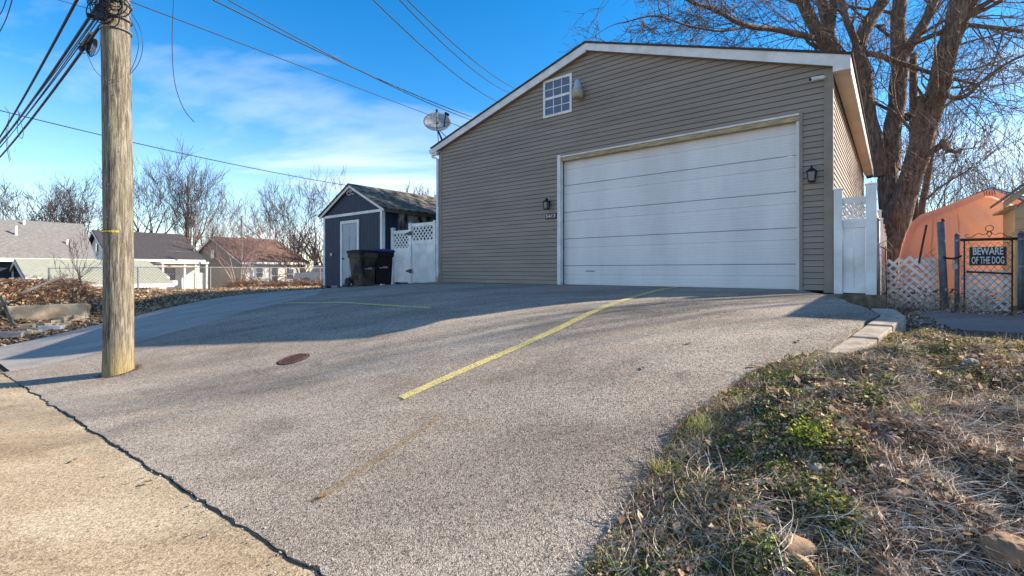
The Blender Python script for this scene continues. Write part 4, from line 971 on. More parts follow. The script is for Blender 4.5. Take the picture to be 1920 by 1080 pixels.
# service drops towards the garage roof and beyond
cable('service_wire', span(P(243, 2, 6.6), P(880, 244, 14.4), .0, 6), .008, 'black service wire from the pole to the garage roof by the dish', 5, 3, 'service wires towards the garage')
cable('service_wire', span(P(400, 0, 9), P(884, 219, 18), .12, 8), .014, 'upper of the paired wires sloping down to the garage roof behind the dish', 5, 3, 'service wires towards the garage')
cable('service_wire', span(P(428, 0, 9.3), P(886, 226, 18), .16, 8), .012, 'lower of the paired wires sloping down to the garage roof behind the dish', 5, 3, 'service wires towards the garage')
cable('service_wire', span(P(690, -10, 12), P(945, 196, 26), .35, 9), .017, 'leftmost of three wires meeting the roof line above the gable window', 5, 3, 'wires crossing behind the garage roof')
cable('service_wire', span(P(742, -8, 12), P(960, 176, 26), .35, 9), .017, 'middle of three wires meeting the roof line above the gable window', 5, 3, 'wires crossing behind the garage roof')
cable('service_wire', span(P(756, -8, 12), P(975, 170, 26), .3, 9), .017, 'rightmost of three wires meeting the roof line above the gable window', 5, 3, 'wires crossing behind the garage roof')
cable('service_wire', span(P(-20, 202, 15), P(760, 364, 26), .25, 12), .016, 'thin wire crossing the sky from the left edge down to the shed roof', 5, 3)
cable('loose_wire', [P(326, -6, 6.4), P(323, 60, 6.4), P(324, 120, 6.4), P(330, 165, 6.4), P(345, 205, 6.4), P(364, 229, 6.4)], .005, 'thin loose wire hanging free in the sky right of the pole', 5, 5)
cable('service_wire', span(P(95, -4, 9), P(186, 22, 6.8), .0, 4), .006, 'short thin wire reaching the pole top from the upper left', 5, 2)
for k, (x0, x1, y1) in enumerate(((25, -6, 70), (14, -10, 40))):
    cable('overhead_cable', [P(x0, -8, 10), P((x0 + x1) / 2 + 2, y1 * .5, 11), P(x1, y1, 12)], .010, ['right of two thin wires in the top left corner of the sky', 'left of two thin wires in the top left corner of the sky'][k])

# ------------------------------------------------------------------ right side: chain link, gate, sign
FZ = -.68
pA = Vector((.7757 * 7.92, 7.92)); pB = Vector((.9185 * 7.38, 7.38)); pC = Vector((.9437 * 7.3, 7.3)); pD = Vector((1.079 * 6.95, 6.95))
def ffr(p0, p1):
    L = (p1 - p0).length; return frame((p0.x, p0.y, EYE), ((p1 - p0).x, (p1 - p0).y)), L
cf = thing('chain_link_fence', (pA.x, pA.y, EYE + FZ), 'short sagging chain-link fence with white lattice behind, right of the white gate', 'fence')
F, L = ffr(pA, pB)
mb = MB(); mb.tube([F(0, 0, FZ - .05), F(0, 0, .83)], .032, 12); mb.lathe(F(0, 0, .83), [(.034, 0), (.034, .03), (.015, .05)], 12); po = mb.build('post', 'galvanised', cf, smooth=True)
for z_ in (.42, -.1, .0): 
    mb = MB(); mb.tube([F(0, 0, z_), F(0, 0, z_ + .025)], .037, 12); mb.build('clamp', 'galvanised', po)
mb = MB(); mb.tube([F(L, 0, FZ - .05), F(L - .03, .01, .1), F(L - .055, 0, .76)], [.05, .048, .046], 12); pb2 = mb.build('post', 'galvanised_blue', cf, smooth=True)
mb = MB(); mb.tube([F(L - .02, -.04, .77), F(L - .03, 0, .80)], .02, 8); mb.build('broken_cap', 'rust_iron', pb2)
topz = lambda s: .42 - .34 * math.sin(math.pi * min(1, s / L * 1.1)) ** .8 if s < L * .9 else .12 + .35 * (s / L - .9) * 10 * .5
def chainmesh(F, s0, s1, z0, ztop, per, rad, parent, wob=.0):
    mb = MB()
    H = 1.2
    k = s0 - H
    while k < s1 + H:
        for sg in (1, -1):
            pts = []; z_ = z0; n_ = 0
            st = per / 2
            while z_ < z0 + H:
                s = k + sg * (z_ - z0) * .8 + (0 if sg == 1 else 0)
                if s0 - 1e-6 <= s <= s1 + 1e-6 and z_ <= ztop(s):
                    pts.append(F(s, (.004 if n_ % 2 else -.004) + wob * mnoise.noise(Vector((s * 3, z_ * 3, 0))), z_ + wob * .8 * mnoise.noise(Vector((s * 2.5, z_ * 2.5, 9)))))
                else:
                    if len(pts) > 1: mb.tube(pts, rad, 3, False)
                    pts = []
                z_ += st; n_ += 1
            if len(pts) > 1: mb.tube(pts, rad, 3, False)
        k += per
    return mb.build('chain_mesh', 'wire_grey', parent, kind='stuff')
chainmesh(F, .03, L - .05, FZ + .03, lambda s: topz(s), .085, .0028, cf, .09)
mb = MB(); mb.tube([F(.12, -.02, FZ), F(.10, -.02, .40)], .008, 6); mb.build('tension_bar', 'pipe_rusty', cf)
mb = MB(); mb.tube([F(L * .62, -.05, .06), F(L * .66, -.03, .3), F(L * .74, -.05, .73)], .016, 6); mb.build('stick', 'pipe_rusty', cf)
mb = MB(); mb.tube([F(0, .0, .42), F(.1, .0, .36), F(.18, .0, .30)], .009, 6); mb.tube([F(.03, 0, .45), F(.12, .01, .50), F(.2, .02, .38)], .006, 6); mb.build('loose_wire', 'pipe_rusty', cf)
lp = thing('lattice_panel', (pA.x, pA.y, EYE + FZ), 'tilted white plastic lattice panel behind the sagging chain-link fence', 'lattice panel')
mtx = lambda s, q, z: F(s, -.07 + q, z - .10 * (1 - s / L) ** 2)
lattice(mtx, .06, L - .08, FZ + .02, .22, .092, .042, -.01, lp, 'lattice_plastic', sag=lambda s, z: (.05 * math.sin(s * 4 + z), .03 * math.sin(s * 5)))
# chain-link gate
cg = thing('chain_link_gate', (pC.x, pC.y, EYE + FZ), 'chain-link gate with rusty top rail, scrolled ornament and white lattice infill', 'gate')
F2, L2 = ffr(pC, pD)
mb = MB(); mb.tube([F2(0, 0, FZ - .05), F2(0, 0, .53)], .03, 12); mb.lathe(F2(0, 0, .53), [(.033, 0), (.03, .03), (.008, .05)], 12); gp1 = mb.build('post', 'galvanised_blue', cg, smooth=True)
mb = MB(); mb.tube([F2(L2, 0, FZ - .05), F2(L2, 0, .53)], .034, 12); mb.lathe(F2(L2, 0, .53), [(.037, 0), (.034, .03), (.008, .055)], 12); gp2 = mb.build('post', 'galvanised_blue', cg, smooth=True)
mb = MB(); mb.tube([F2(.04, 0, .47), F2(L2 - .04, 0, .47)], .022, 10); mb.build('top_rail', 'pipe_rusty', cg, smooth=True)
mb = MB(); mb.tube([F2(.04, 0, FZ + .03), F2(L2 - .04, 0, FZ + .03)], .018, 10); mb.build('bottom_rail', 'galvanised_blue', cg, smooth=True)
for s_ in (.085, L2 - .09):
    mb = MB(); mb.tube([F2(s_, 0, FZ + .03), F2(s_, 0, .47)], .010, 8); mb.build('frame_bar', 'pipe_rusty', cg)
chainmesh(F2, .05, L2 - .06, FZ + .04, lambda s: .46, .085, .0028, cg, .0)
mb = MB(); mb.tube([F2(.11, .02, -.02), F2(L2 - .09, .02, -.05)], .014, 6); mb.build('cross_bar', 'pipe_rusty', cg)
lattice(lambda s, q, z: F2(s, -.035 + q, z), .06, L2 - .07, FZ + .03, .0, .092, .042, -.01, cg, 'lattice_plastic')
mb = MB()
SC = L2 / .98
def scroll(c, r0, r1, a0, a1): 
    return [F2(c[0] + (r0 + (r1 - r0) * k / 20) * math.cos(R(a0 + (a1 - a0) * k / 20)), 0, c[1] + (r0 + (r1 - r0) * k / 20) * math.sin(R(a0 + (a1 - a0) * k / 20))) for k in range(21)]
mid = L2 * .52
mb.tube(scroll((mid, .635), .045, .045, -90, 270), .005, 5)
for s_ in (-1, 1):
    mb.tube([F2(mid, 0, .59)] + [F2(mid + s_ * x * SC, 0, z_) for x, z_ in ((.05, .55), (.10, .54), (.15, .56), (.20, .555), (.26, .51), (.33, .50), (.38, .53), (.36, .56), (.32, .54))], .005, 5)
    mb.tube([F2(mid, 0, .50)] + [F2(mid + s_ * x * SC, 0, z_) for x, z_ in ((.04, .56), (.02, .60), (.0, .59))], .005, 5)
    mb.tube([F2(mid + s_ * x * SC, 0, z_) for x, z_ in ((.30, .49), (.33, .45), (.30, .40), (.26, .42))], .004, 5)
mb.build('scroll_ornament', 'pipe_rusty', cg)
for gp_, s_ in ((gp1, 0), (gp2, L2)):
    for z_ in (.46, .06, -.6):
        mb = MB(); mb.tube([F2(s_, 0, z_ - .012), F2(s_, 0, z_ + .014)], .038, 12); mb.build('clamp', 'galvanised', gp_)
t = thing('gate_chain', (pC.x - .2, pC.y, EYE + .18), 'dark chain and padlock looped round the two posts left of the dog sign', 'chain')
mb = MB(); fm = frame(((pB.x + pC.x) / 2, (pB.y + pC.y) / 2, EYE), (pC - pB)); LL = (pC - pB).length
for k in range(26):
    an = 2 * math.pi * k / 26; c = fm((LL / 2 + .05) * math.cos(an), .075 * math.sin(an), .205 + .02 * math.cos(an * 2)); an2 = 2 * math.pi * (k + 1) / 26; c2 = fm((LL / 2 + .05) * math.cos(an2), .075 * math.sin(an2), .205 + .02 * math.cos(an2 * 2)); mb.tube([c, c2], .013, 6)
mb.build('link_loop', 'black_metal', t)
mb = MB(); mb.box(fm, .0, .06, .085, .115, .02, .10); pk = mb.build('padlock', 'lamp_cream', t)
mb = MB(); mb.tube([fm(.01, .1, .10), fm(.01, .1, .17), fm(.05, .1, .17), fm(.05, .1, .10)], .006, 6); mb.build('shackle', 'galvanised', pk)
# dog sign
F3 = lambda s, q, z: F2(s, .03 + q, z)
s0, s1 = .135, .545; zt, zb_ = .355, .075
t = thing('warning_sign', F3((s0 + s1) / 2, 0, zb_), 'black sign with white words BEWARE OF THE DOG on the chain-link gate', 'sign')
mb = MB(); mb.box(F3, s0, s1, -.006, .0, zb_, zt); mb.build('plate', 'sign_black', t)
mb = MB()
for (a0, a1, z0, z1) in ((s0 + .006, s1 - .006, zb_ + .006, zb_ + .011), (s0 + .006, s1 - .006, zt - .011, zt - .006), (s0 + .006, s0 + .011, zb_ + .011, zt - .011), (s1 - .011, s1 - .006, zb_ + .011, zt - .011)): mb.box(F3, a0, a1, .0003, .002, z0, z1)
mb.build('border', 'wire_grey', t)
cs = (s0 + s1) / 2
text_mesh('lettering', 'BEWARE', lambda x, o_, z: F3(cs + x, .003 + o_, .285 + z), .155, 'sign_white', t, .022, .002, fit=.335)
text_mesh('lettering', 'OF THE DOG', lambda x, o_, z: F3(cs + x, .003 + o_, .148 + z), .150, 'sign_white', t, .016, .002, fit=.36)

# orange tarp shelter
tz0 = -.68; yT = 10.2
tp = thing('tarp_shelter', at(1790, 507, yT) + Vector((0, 0, tz0 - 0)), 'orange tarpaulin shelter with a peaked end behind the chain-link fence', 'shelter')
def tpos(px_, py_, dd=0):
    y = yT; v = at(px_, py_, y); return Vector((v.x + D2.x * dd * .4, v.y + dd, v.z))
out = [(1686, 566), (1689, 478), (1697, 440), (1708, 418), (1726, 403), (1780, 383), (1849, 357), (1862, 358), (1900, 372), (1990, 410), (2010, 440), (2018, 566)]
inn = [(1700, 566), (1702, 480), (1707, 448), (1716, 428), (1730, 415), (1782, 395), (1845, 369), (1860, 369), (1900, 385), (1980, 420), (1998, 445), (2004, 566)]
mb = MB(); n_ = len(inn)
def dense(pts, m=6): return [(pts[i][0] + (pts[(i + 1) % len(pts)][0] - pts[i][0]) * k / m, pts[i][1] + (pts[(i + 1) % len(pts)][1] - pts[i][1]) * k / m) for i in range(len(pts)) for k in range(m)]
inn_d = dense(inn); n_ = len(inn_d)
vs = [tpos(x, y, .04) for x, y in inn_d]; cpt = tpos(1850, 470, .04); NX = 16
# end sheet: gridded between outline and centre so it can billow
rings = []
for k in range(NX + 1):
    f = k / NX; ring = []
    for v in vs:
        q = v.lerp(cpt, f); q = q + Vector((0, (.09 * mnoise.noise(Vector((q.x * 1.4, q.z * 1.1, 0))) + .06 * mnoise.noise(Vector((q.x * 5 + q.z * 2, q.z * 1.5, 3)))) * min(1, f * 4 + .1), 0)); ring.append(q)
    rings.append(ring)
mb.v = [tuple(v) for r_ in rings for v in r_]; mb.f = [(i * n_ + k, i * n_ + (k + 1) % n_, (i + 1) * n_ + (k + 1) % n_, (i + 1) * n_ + k) for i in range(NX) for k in range(n_)]
mb.build('end_sheet', 'orange_tarp', tp, smooth=True); n_ = len(inn)
for xs_ in (1752, 1800, 1885):                # welded seams of the sheet
    ytop = np.interp(xs_, [x for x, y in inn[2:9]], [y for x, y in inn[2:9]]) + 3; q_ = []
    for k in range(22):
        q = tpos(xs_, ytop + (560 - ytop) * k / 21, .04); q_.append(q + Vector((0, .09 * mnoise.noise(Vector((q.x * 1.4, q.z * 1.1, 0))) + .06 * mnoise.noise(Vector((q.x * 5 + q.z * 2, q.z * 1.5, 3))) - .006, 0)))
    m2 = MB(); m2.tube(q_, .012, 5, False); m2.build('seam', 'orange_tarp', tp, smooth=True)
mb = MB(); o0 = [tpos(x, y, -.02) for x, y in out]; i0 = [tpos(x, y, -.03) for x, y in inn]; mb.v = [tuple(v) for v in o0 + i0]; mb.f = [(k, k + 1, n_ + k + 1, n_ + k) for k in range(n_ - 1)]
bnd = mb.build('hem_band', 'orange_tarp', tp); sd = bnd.modifiers.new('s', 'SOLIDIFY'); sd.thickness = .01
mb = MB(); ds = [0, .6, 1.5, 2.5, 3.5, 4.5, 5.5]
for d_ in ds:
    for x, y in out:
        v = tpos(x, y, 0) + Vector((D2.x * d_, D2.y * d_, -.03 * math.sin(d_ * 2.1) ** 2)); mb.v.append(tuple(v))
mb.f = [(i * n_ + k, i * n_ + k + 1, (i + 1) * n_ + k + 1, (i + 1) * n_ + k) for i in range(len(ds) - 1) for k in range(n_ - 1)]
mb.build('roof_sheet', 'orange_tarp', tp, smooth=True)
for k in range(5):
    mb = MB(); mb.tube([tpos(1842 + k * 5, 358, -.04), tpos(1843 + k * 5, 367, -.045)], .006, 5); mb.build('tie_cord', 'rust_iron', tp)

# neighbour's outbuilding: visible gable wing on the right and its block nearer the street
nb_ = thing('neighbour_building', (10.2, 9, EYE - .68), 'cream neighbouring building with tan fascia at the right edge of the picture', 'building')
NG = frame((9.12 * 1.0, 8.55, EYE), (.777, -.629))       # s to the right along its front, q towards the street
w0 = .0
mb = MB(); mb.prism(NG, [(w0, -.68), (4.2, -.68), (4.2, 1.3), (2.1, 3.1), (w0, 1.12)], -1.2, 0); mb.build('wall', 'house_cream', nb_)
for k in range(9):
    z0 = -.66 + k * .2; mb = MB(); vs = [NG(w0, .0005, z0), NG(4.2, .0005, z0), NG(4.2, .02, z0), NG(w0, .02, z0), NG(w0, .0005, z0 + .195), NG(4.2, .0005, z0 + .195), NG(4.2, .006, z0 + .195), NG(w0, .006, z0 + .195)]
    mb.add(vs, [(0, 1, 2, 3), (7, 6, 5, 4), (3, 2, 6, 7), (0, 3, 7, 4), (1, 5, 6, 2), (0, 4, 5, 1)]); mb.build('siding_board', 'house_cream', nb_)
sl = .9
mb = MB(); mb.prism(NG, [(-.16, 1.12), (2.1, 1.12 + 2.38 * sl), (2.1, 1.24 + 2.38 * sl), (-.16, 1.25)], .04, .14); mb.build('rake_fascia', 'fascia_tan', nb_)
mb = MB(); mb.prism(NG, [(-.18, 1.251), (2.1, 1.241 + 2.38 * sl), (2.1, 1.30 + 2.38 * sl), (-.18, 1.30)], -1.25, .18); mb.build('roof', 'shingle_grey', nb_)
mb = MB(); mb.prism(NG, [(-.15, 1.10), (.02, 1.12), (.02, 1.2), (-.15, 1.14)], -1.2, .04); mb.build('eave_soffit', 'fascia_tan', nb_)
mb = MB(); mb.box(NG, .28, .42, .021, .12, 1.16, 1.30); mb.build('flood_light', 'black_metal', nb_)
blk = frame((7.36, 5.93, EYE), (.777, -.629))
n2 = thing('neighbour_block', (9, 6, EYE - .68), 'low flat-topped block of the neighbouring house just right of the gate', 'building')
mb = MB(); mb.box(blk, .02, 5.0, -2.0, -.02, -.8, 1.80); mb.build('wall', 'house_cream', n2)
mb = MB(); mb.box(blk, -.05, 5.1, -2.1, .06, 1.80, 1.95); mb.build('roof', 'fascia_tan', n2)
for k in range(12):
    z0 = -.7 + k * .2; mb = MB(); mb.box(blk, .021, 5.0, -.019, .0, z0, z0 + .19); mb.build('siding_board', 'house_cream', n2)

# ------------------------------------------------------------------ far houses
def house(px_r, py_r, y0, L, w, zr, ze, zbase, roofm, wallm, label, over=.35, gablem=None):
    """ridge near point at direction px_r, depth y0; ridge runs along D2"""
    gablem = gablem or wallm
    n0 = at(px_r, 507, y0); base = Vector((n0.x, n0.y, EYE + zbase))
    t = thing('house', base, label, 'house', 'houses beyond the alley')
    F = lambda s, q, z: Vector((n0.x + D2.x * s - D1.x * q, n0.y + D2.y * s - D1.y * q, EYE + z))   # s back along ridge, q towards us
    sl = (zr - ze) / w; wi = w - .35
    for sg in (1, -1):
        mb = MB(); mb.prism2(F, [(0, zr - .02), (sg * w, ze - .02), (sg * w, ze + .08), (0, zr + .08)][::sg], -over, L + over); rf_ = mb.build('roof', roofm, t)
        mb = MB(); mb.prism2(F, [(sg * w, ze - .14), (sg * (w + .03), ze - .14), (sg * (w + .03), ze + .05), (sg * w, ze + .05)][::sg], -over, L + over); mb.build('fascia', 'white_trim', rf_)
    mb = MB(); mb.box(F, 0, L, -wi, wi, zbase, zr - sl * wi - .05); mb.build('wall', wallm, t)
    for s_ in (0, L):
        mb = MB(); mb.prism2(F, [(-wi, zr - sl * wi - .049), (wi, zr - sl * wi - .049), (0, zr - .06)], s_ - .01 if s_ == 0 else s_ - .1, s_ + .1 if s_ == 0 else s_ + .01); mb.build('gable', gablem, t)
    # rake boards on the near end
    for sg in (1, -1):
        mb = MB(); mb.prism2(F, [(0, zr - .18), (sg * w, ze - .18), (sg * w, ze - .02), (0, zr - .02)][::sg], -over - .03, -over); mb.build('rake_board', 'white_trim', t)
    return t, F, wi
def win(F, q, s0, s1, z0, z1, par, frame_m='white_trim', name='window', side='q'):
    G_ = F if side == 'q' else None
    mb = MB(); f = .07
    mb.box(F, s0, s1, q, q + .05, z0, z0 + f); mb.box(F, s0, s1, q, q + .05, z1 - f, z1); mb.box(F, s0, s0 + f, q, q + .05, z0 + f, z1 - f); mb.box(F, s1 - f, s1, q, q + .05, z0 + f, z1 - f)
    o = mb.build(name, frame_m, par)
    zm_ = (z0 + z1) / 2
    for (u0, u1) in ((z0 + f, zm_ - .02), (zm_ + .02, z1 - f)):
        mb = MB(); mb.box(F, s0 + f, s1 - f, q, q + .02, u0, u1); mb.build('pane', 'dark_glass', o)
    mb = MB(); mb.box(F, s0 + f, s1 - f, q, q + .03, zm_ - .02, zm_ + .02); mb.build('sash_bar', frame_m, o)
# grey-roofed house (navy walls) at the left edge
t, F, wi = house(-380, 507, 21.9, 9.6, 3.6, 2.84, .60, -2.2, 'shingle_grey', 'navy_wall', 'house with broad light grey shingle roof and navy walls at the left edge')
win(F, wi, 6.6, 7.6, -1.0, .15, t)
for (s_, q_, h) in ((6.9, 1.5, .5), (7.3, .4, .25), (8.9, 2.2, .25)):
    zr_ = 2.92 - q_ * (2.84 - .60) / 3.6; mb = MB(); mb.tube([F(s_, q_, zr_ - .05), F(s_, q_, zr_ + h)], .06, 8); mb.build('vent_pipe', 'white_trim', t)
# pale-roofed low garage in front of it
t, F, wi = house(46, 507, 24, 4.7, 4.2, .52, -.38, -2.6, 'shingle_pale', 'house_stone', 'long low garage with a pale green-grey roof, left of and behind the pole'); t['category'] = 'garage'
mb = MB(); mb.prism2(F, [(4.25, -.40), (5.6, -.75), (5.6, -.68), (4.25, -.32)], .2, 4.9); mb.build('lean_to_roof', 'shingle_pale', t)
mb = MB(); mb.prism2(F, [(5.61, -.85), (5.66, -.85), (5.66, -.66), (5.61, -.66)], .2, 4.9); mb.build('lean_to_fascia', 'white_trim', t)
# black-roofed house with porch
t, F, wi = house(183, 507, 40, 5.8, 5.9, 3.35, .85, -2.2, 'shingle_black', 'house_white', 'white house with a black shingle roof and red chimney behind the pole')
mb = MB(); mb.box(F, 1.2, 2.0, -.2, .7, 2.6, 3.85); ch = mb.build('chimney', 'chimney_brick', t)
mb = MB(); mb.box(F, 1.15, 2.05, .71, .9, 2.7, 3.0); mb.build('flashing', 'white_trim', ch)
mb = MB(); mb.box(F, -.08, -.02, -.25, .25, 1.6, 2.3); mb.build('gable_vent', 'dark_glass', t)
mb = MB(); mb.box(F, 2.6, 6.0, 6.0, 7.2, .55, .72); pr = mb.build('porch_roof', 'white_trim', t)
for s_ in (2.7, 4.2, 5.0, 5.8):
    mb = MB(); mb.box(F, s_, s_ + .14, 6.95, 7.1, -1.9, .55); mb.build('porch_post', 'white_trim', pr)
mb = MB(); mb.box(F, 5.0, 5.8, 6.8, 6.9, -1.9, -.2); mb.build('porch_screen', 'house_white', pr)
win(F, wi, 3.0, 4.1, -.9, .3, t)
# brown-roofed white house
t, F, wi = house(402, 507, 47, 5.7, 7.3, 3.3, .72, -1.9, 'shingle_brown', 'house_white', 'white house with a brown shingle roof beyond the multi-stemmed tree', gablem='house_stone')
for (s0, s1, z0, z1) in ((1.0, 1.7, -.7, .35), (2.4, 3.1, -1.3, .30), (3.8, 4.6, -.9, .2)): win(F, wi, s0, s1, z0, z1, t)
mb = MB(); mb.box(F, -.12, -.02, -wi, wi, -1.9, .9); mb.build('end_wall', 'house_stone', t)
mb = MB(); mb.box(F, -.16, -.121, -.5, .4, 1.2, 2.0); mb.build('gable_vent', 'dark_glass', t)
# dark-roofed house beyond the tarp
t, F, wi = house(1856, 338, 34, 5, 3.2, 5.9, 4.3, -.9, 'shingle_grey', 'house_white', 'far house with a dark grey roof peeking above the orange shelter')
# parked van seen between house and shed
cpos_ = at(596, 507, 34); F = frame((cpos_.x - 1.5, cpos_.y, EYE - 1.15), (1, .12))
t = thing('parked_car', (cpos_.x - 1.5, cpos_.y, EYE - 1.15), 'pale grey pickup parked beyond the shed at its left edge', 'car')
mb = MB(); mb.prism(F, [(0, .35), (.3, .3), (4.6, .3), (4.7, .55), (4.65, .9), (3.6, 1.0), (3.0, 1.5), (1.5, 1.5), (1.1, 1.02), (.1, .98)], -.85, .85); mb.build('body', 'car_paint', t)
mb = MB(); mb.prism(F, [(1.3, 1.05), (3.35, 1.05), (2.92, 1.42), (1.6, 1.42)], .851, .86); mb.build('side_window', 'dark_glass', t)
for s_ in (.9, 3.7):
    for q_ in (-.8, .75):
        mb = MB(); mb.loft(lambda x, y, z, s_=s_, q_=q_: F(s_ + x, q_ + z, .33 + y), [[(.33 * math.cos(k * math.pi / 10), .33 * math.sin(k * math.pi / 10), z) for k in range(20)] for z in (0, .13)]); wh = mb.build('wheel', 'rubber', t)
        mb = MB(); mb.loft(lambda x, y, z, s_=s_, q_=q_: F(s_ + x, q_ + z, .33 + y), [[(.18 * math.cos(k * math.pi / 8), .18 * math.sin(k * math.pi / 8), z) for k in range(16)] for z in (-.01, .14)]); mb.build('rim', 'car_paint', wh)
# far chain-link fence beyond the alley
ff = thing('chain_link_fence', G(20.6, 0, -.8), 'long low chain-link fence along the grass beyond the alley', 'fence')
fl = [(21.2, 7.0 - k * 2.4) for k in range(12)]
for i, (a, p) in enumerate(fl):
    z_ = land(a, p); mb = MB(); mb.tube([G(a, p, z_ - .1), G(a, p, z_ + .95)], .03, 6); mb.build('post', 'galvanised', ff)
for i in range(len(fl) - 1):
    a, p = fl[i]; a2, p2 = fl[i + 1]; mb = MB(); mb.tube([G(a, p, land(a, p) + .93), G(a2, p2, land(a2, p2) + .93)], .02, 5); mb.build('top_rail', 'galvanised', ff)
mb = MB()
for k in range(260):
    p = 7 - k * .1
    for sg in (-1, 1):
        p2 = p - sg * .9
        if -19 < p2 < 7: mb.tube([G(21.2, p, land(21.2, p) + .02), G(21.2, p2, land(21.2, p2) + .92)], .006, 3, False)
mb.build('chain_mesh', 'wire_grey', ff, kind='stuff')

# ------------------------------------------------------------------ trees
class Tree:
    def __init__(s, seed): s.r = random.Random(seed); s.wood = MB(); s.tw_v = []; s.tw_f = []; s.nt = 0; s.rt = .03
    def rv(s, k=1.): return Vector((s.r.gauss(0, k), s.r.gauss(0, k), s.r.gauss(0, k)))
    def tube3(s, pts, rad):
        n = 3; base = s.nt; m = len(pts)
        for i, p in enumerate(pts):
            t = pts[min(i + 1, m - 1)] - pts[max(i - 1, 0)]
            if t.length < 1e-8: t = Vector((0, 0, 1))
            t.normalize()
            up = Vector((1, 0, 0)) if abs(t.x) < .8 else Vector((0, 1, 0)); u = t.cross(up).normalized(); w = t.cross(u)
            for k in range(n):
                an = 2.0943951 * k; q = p + (u * math.cos(an) + w * math.sin(an)) * rad[i]; s.tw_v.append((q.x, q.y, q.z))
        for i in range(m - 1):
            for k in range(n): s.tw_f.append((base + i * n + k, base + i * n + (k + 1) % n, base + (i + 1) * n + (k + 1) % n, base + (i + 1) * n + k))
        s.nt += m * n
    def grow(s, p, d, L, r, lv, up=.12, wig=.16, split=(3, 5), ang=(25, 55), ratio=(.5, .78), minr=.004, seg=None):
        n = max(3, int(L / (seg or max(.25, L / 6)))); pts = [p.copy()]; rad = [r]; dd = d.normalized(); step = L / n
        for i in range(n):
            dd = (dd + s.rv(wig) * (.6 if lv > 2 else 1) + Vector((0, 0, up))).normalized(); p = p + dd * step; pts.append(p.copy()); rad.append(max(minr, r * (1 - .55 * (i + 1) / n)) if lv > 0 else max(minr * .8, r * (1 - .7 * (i + 1) / n)))
        if r > s.rt: s.wood.tube(pts, rad, 12 if r > .2 else (8 if r > .08 else 5), False)
        else: s.tube3(pts, rad)
        if lv <= 0: return
        m = s.r.randint(*split)
        for k in range(m):
            f = s.r.uniform(.3, 1.0) if k < m - 1 else 1.0
            i = min(n, max(1, int(round(f * n)))); q = pts[i]; t = (pts[i] - pts[i - 1]).normalized()
            an = R(s.r.uniform(*ang)) * (.5 if k == m - 1 else 1); ax = t.orthogonal().normalized(); ax.rotate(__import__('mathutils').Quaternion(t, s.r.uniform(0, 6.283)))
            nd = (t * math.cos(an) + ax * math.sin(an)); rr_ = rad[i] * s.r.uniform(.5, .8)
            s.grow(q, nd, L * s.r.uniform(*ratio), max(minr, rr_), lv - 1, up, wig, split, ang, ratio, minr, seg)
    def build(s, name, base, label, group, barkm='bark_far', twm='twig_far', cat='tree'):
        t = thing(name, base, label, cat, group)
        s.wood.build('trunk', barkm, t, smooth=True)
        if s.tw_f: npmesh('crown', np.array(s.tw_v), np.array(s.tw_f), twm, t, kind='stuff')
        return t
def far_tree(px_, ybase, ytop, dep, seed, label, stems=1, spread=.35, lv=5, zb_=None, minr=.018, r0=None, up=.10, split=(3, 4), lean=0, bark='bark_far', tw='twig_far'):
    T = Tree(seed); b = at(px_, 507, dep); b.z = EYE + (zb_ if zb_ is not None else -2.0); top = EYE + (507 - ytop) / 884 * dep; H = top - b.z; T.rt = .05
    for k in range(stems):
        an = 6.283 * k / max(1, stems) + T.r.uniform(0, 1); sp = spread if stems > 1 else .04
        d = Vector((math.cos(an) * sp + lean, math.sin(an) * sp, 1))
        T.grow(b + Vector((math.cos(an), math.sin(an), 0)) * (.12 if stems > 1 else 0), d, H * .36, (r0 or H * .020), lv, up=up - .01, wig=.10, split=split, ang=(20, 52), ratio=(.60, .80), minr=minr)
    return T.build('bare_tree', b, label, 'bare trees on the skyline', bark, tw)
far_tree(112, 540, 322, 62, 11, 'broad rounded bare tree behind the grey roof, left of the pole', stems=5, spread=.6, lv=5, minr=.019, split=(3, 4))
far_tree(20, 540, 372, 75, 12, 'small bare tree at the left edge above the grey roof', stems=2, spread=.4, lv=4, minr=.018)
far_tree(273, 540, 288, 58, 13, 'slender bare tree just right of the pole', stems=2, spread=.22, lv=5, minr=.015)
far_tree(350, 540, 286, 56, 14, 'tall bare tree with twin trunks behind the black roof', stems=2, spread=.14, lv=5, minr=.015, split=(3, 5))
far_tree(446, 530, 372, 34, 15, 'multi-stemmed bare tree in front of the brown-roofed house', stems=7, spread=.42, lv=4, minr=.009, r0=.065, zb_=-1.3, bark='bark_pale', tw='twig_pale')
far_tree(538, 540, 333, 60, 16, 'twiggy bare tree above the brown roof', stems=3, spread=.35, lv=5, minr=.016)
far_tree(607, 540, 318, 48, 17, 'tall thin bare tree just left of the shed', stems=2, spread=.2, lv=5, minr=.013, split=(2, 4))
far_tree(575, 540, 400, 44, 18, 'low bare tree between the brown roof and the shed', stems=4, spread=.5, lv=4, minr=.02)
far_tree(818, 500, 262, 36, 19, 'bare tree showing beside the satellite dish', stems=1, lv=4, minr=.012)
far_tree(800, 500, 345, 50, 20, 'bare crown peeking over the shed roof', stems=2, spread=.3, lv=5, minr=.02)
far_tree(660, 500, 345, 70, 21, 'faint bare treetop behind the shed gable', stems=3, spread=.4, lv=4, minr=.016)
for k, (px_, top, dep, lab) in enumerate(((1730, 205, 27, 'thin sapling right of the big trunk, left one'), (1768, 160, 24, 'thin leaning sapling above the orange shelter'), (1880, 270, 34, 'dense bare tree beyond the shelter at the right edge'), (1820, 262, 40, 'bare tree over the middle of the orange shelter'), (1935, 190, 30, 'bare tree at the right edge of the picture'))):
    far_tree(px_, 500, top, dep, 30 + k, lab, stems=3 if k > 1 else 2, spread=.3, lv=4, minr=.010, r0=.10, zb_=-.8)

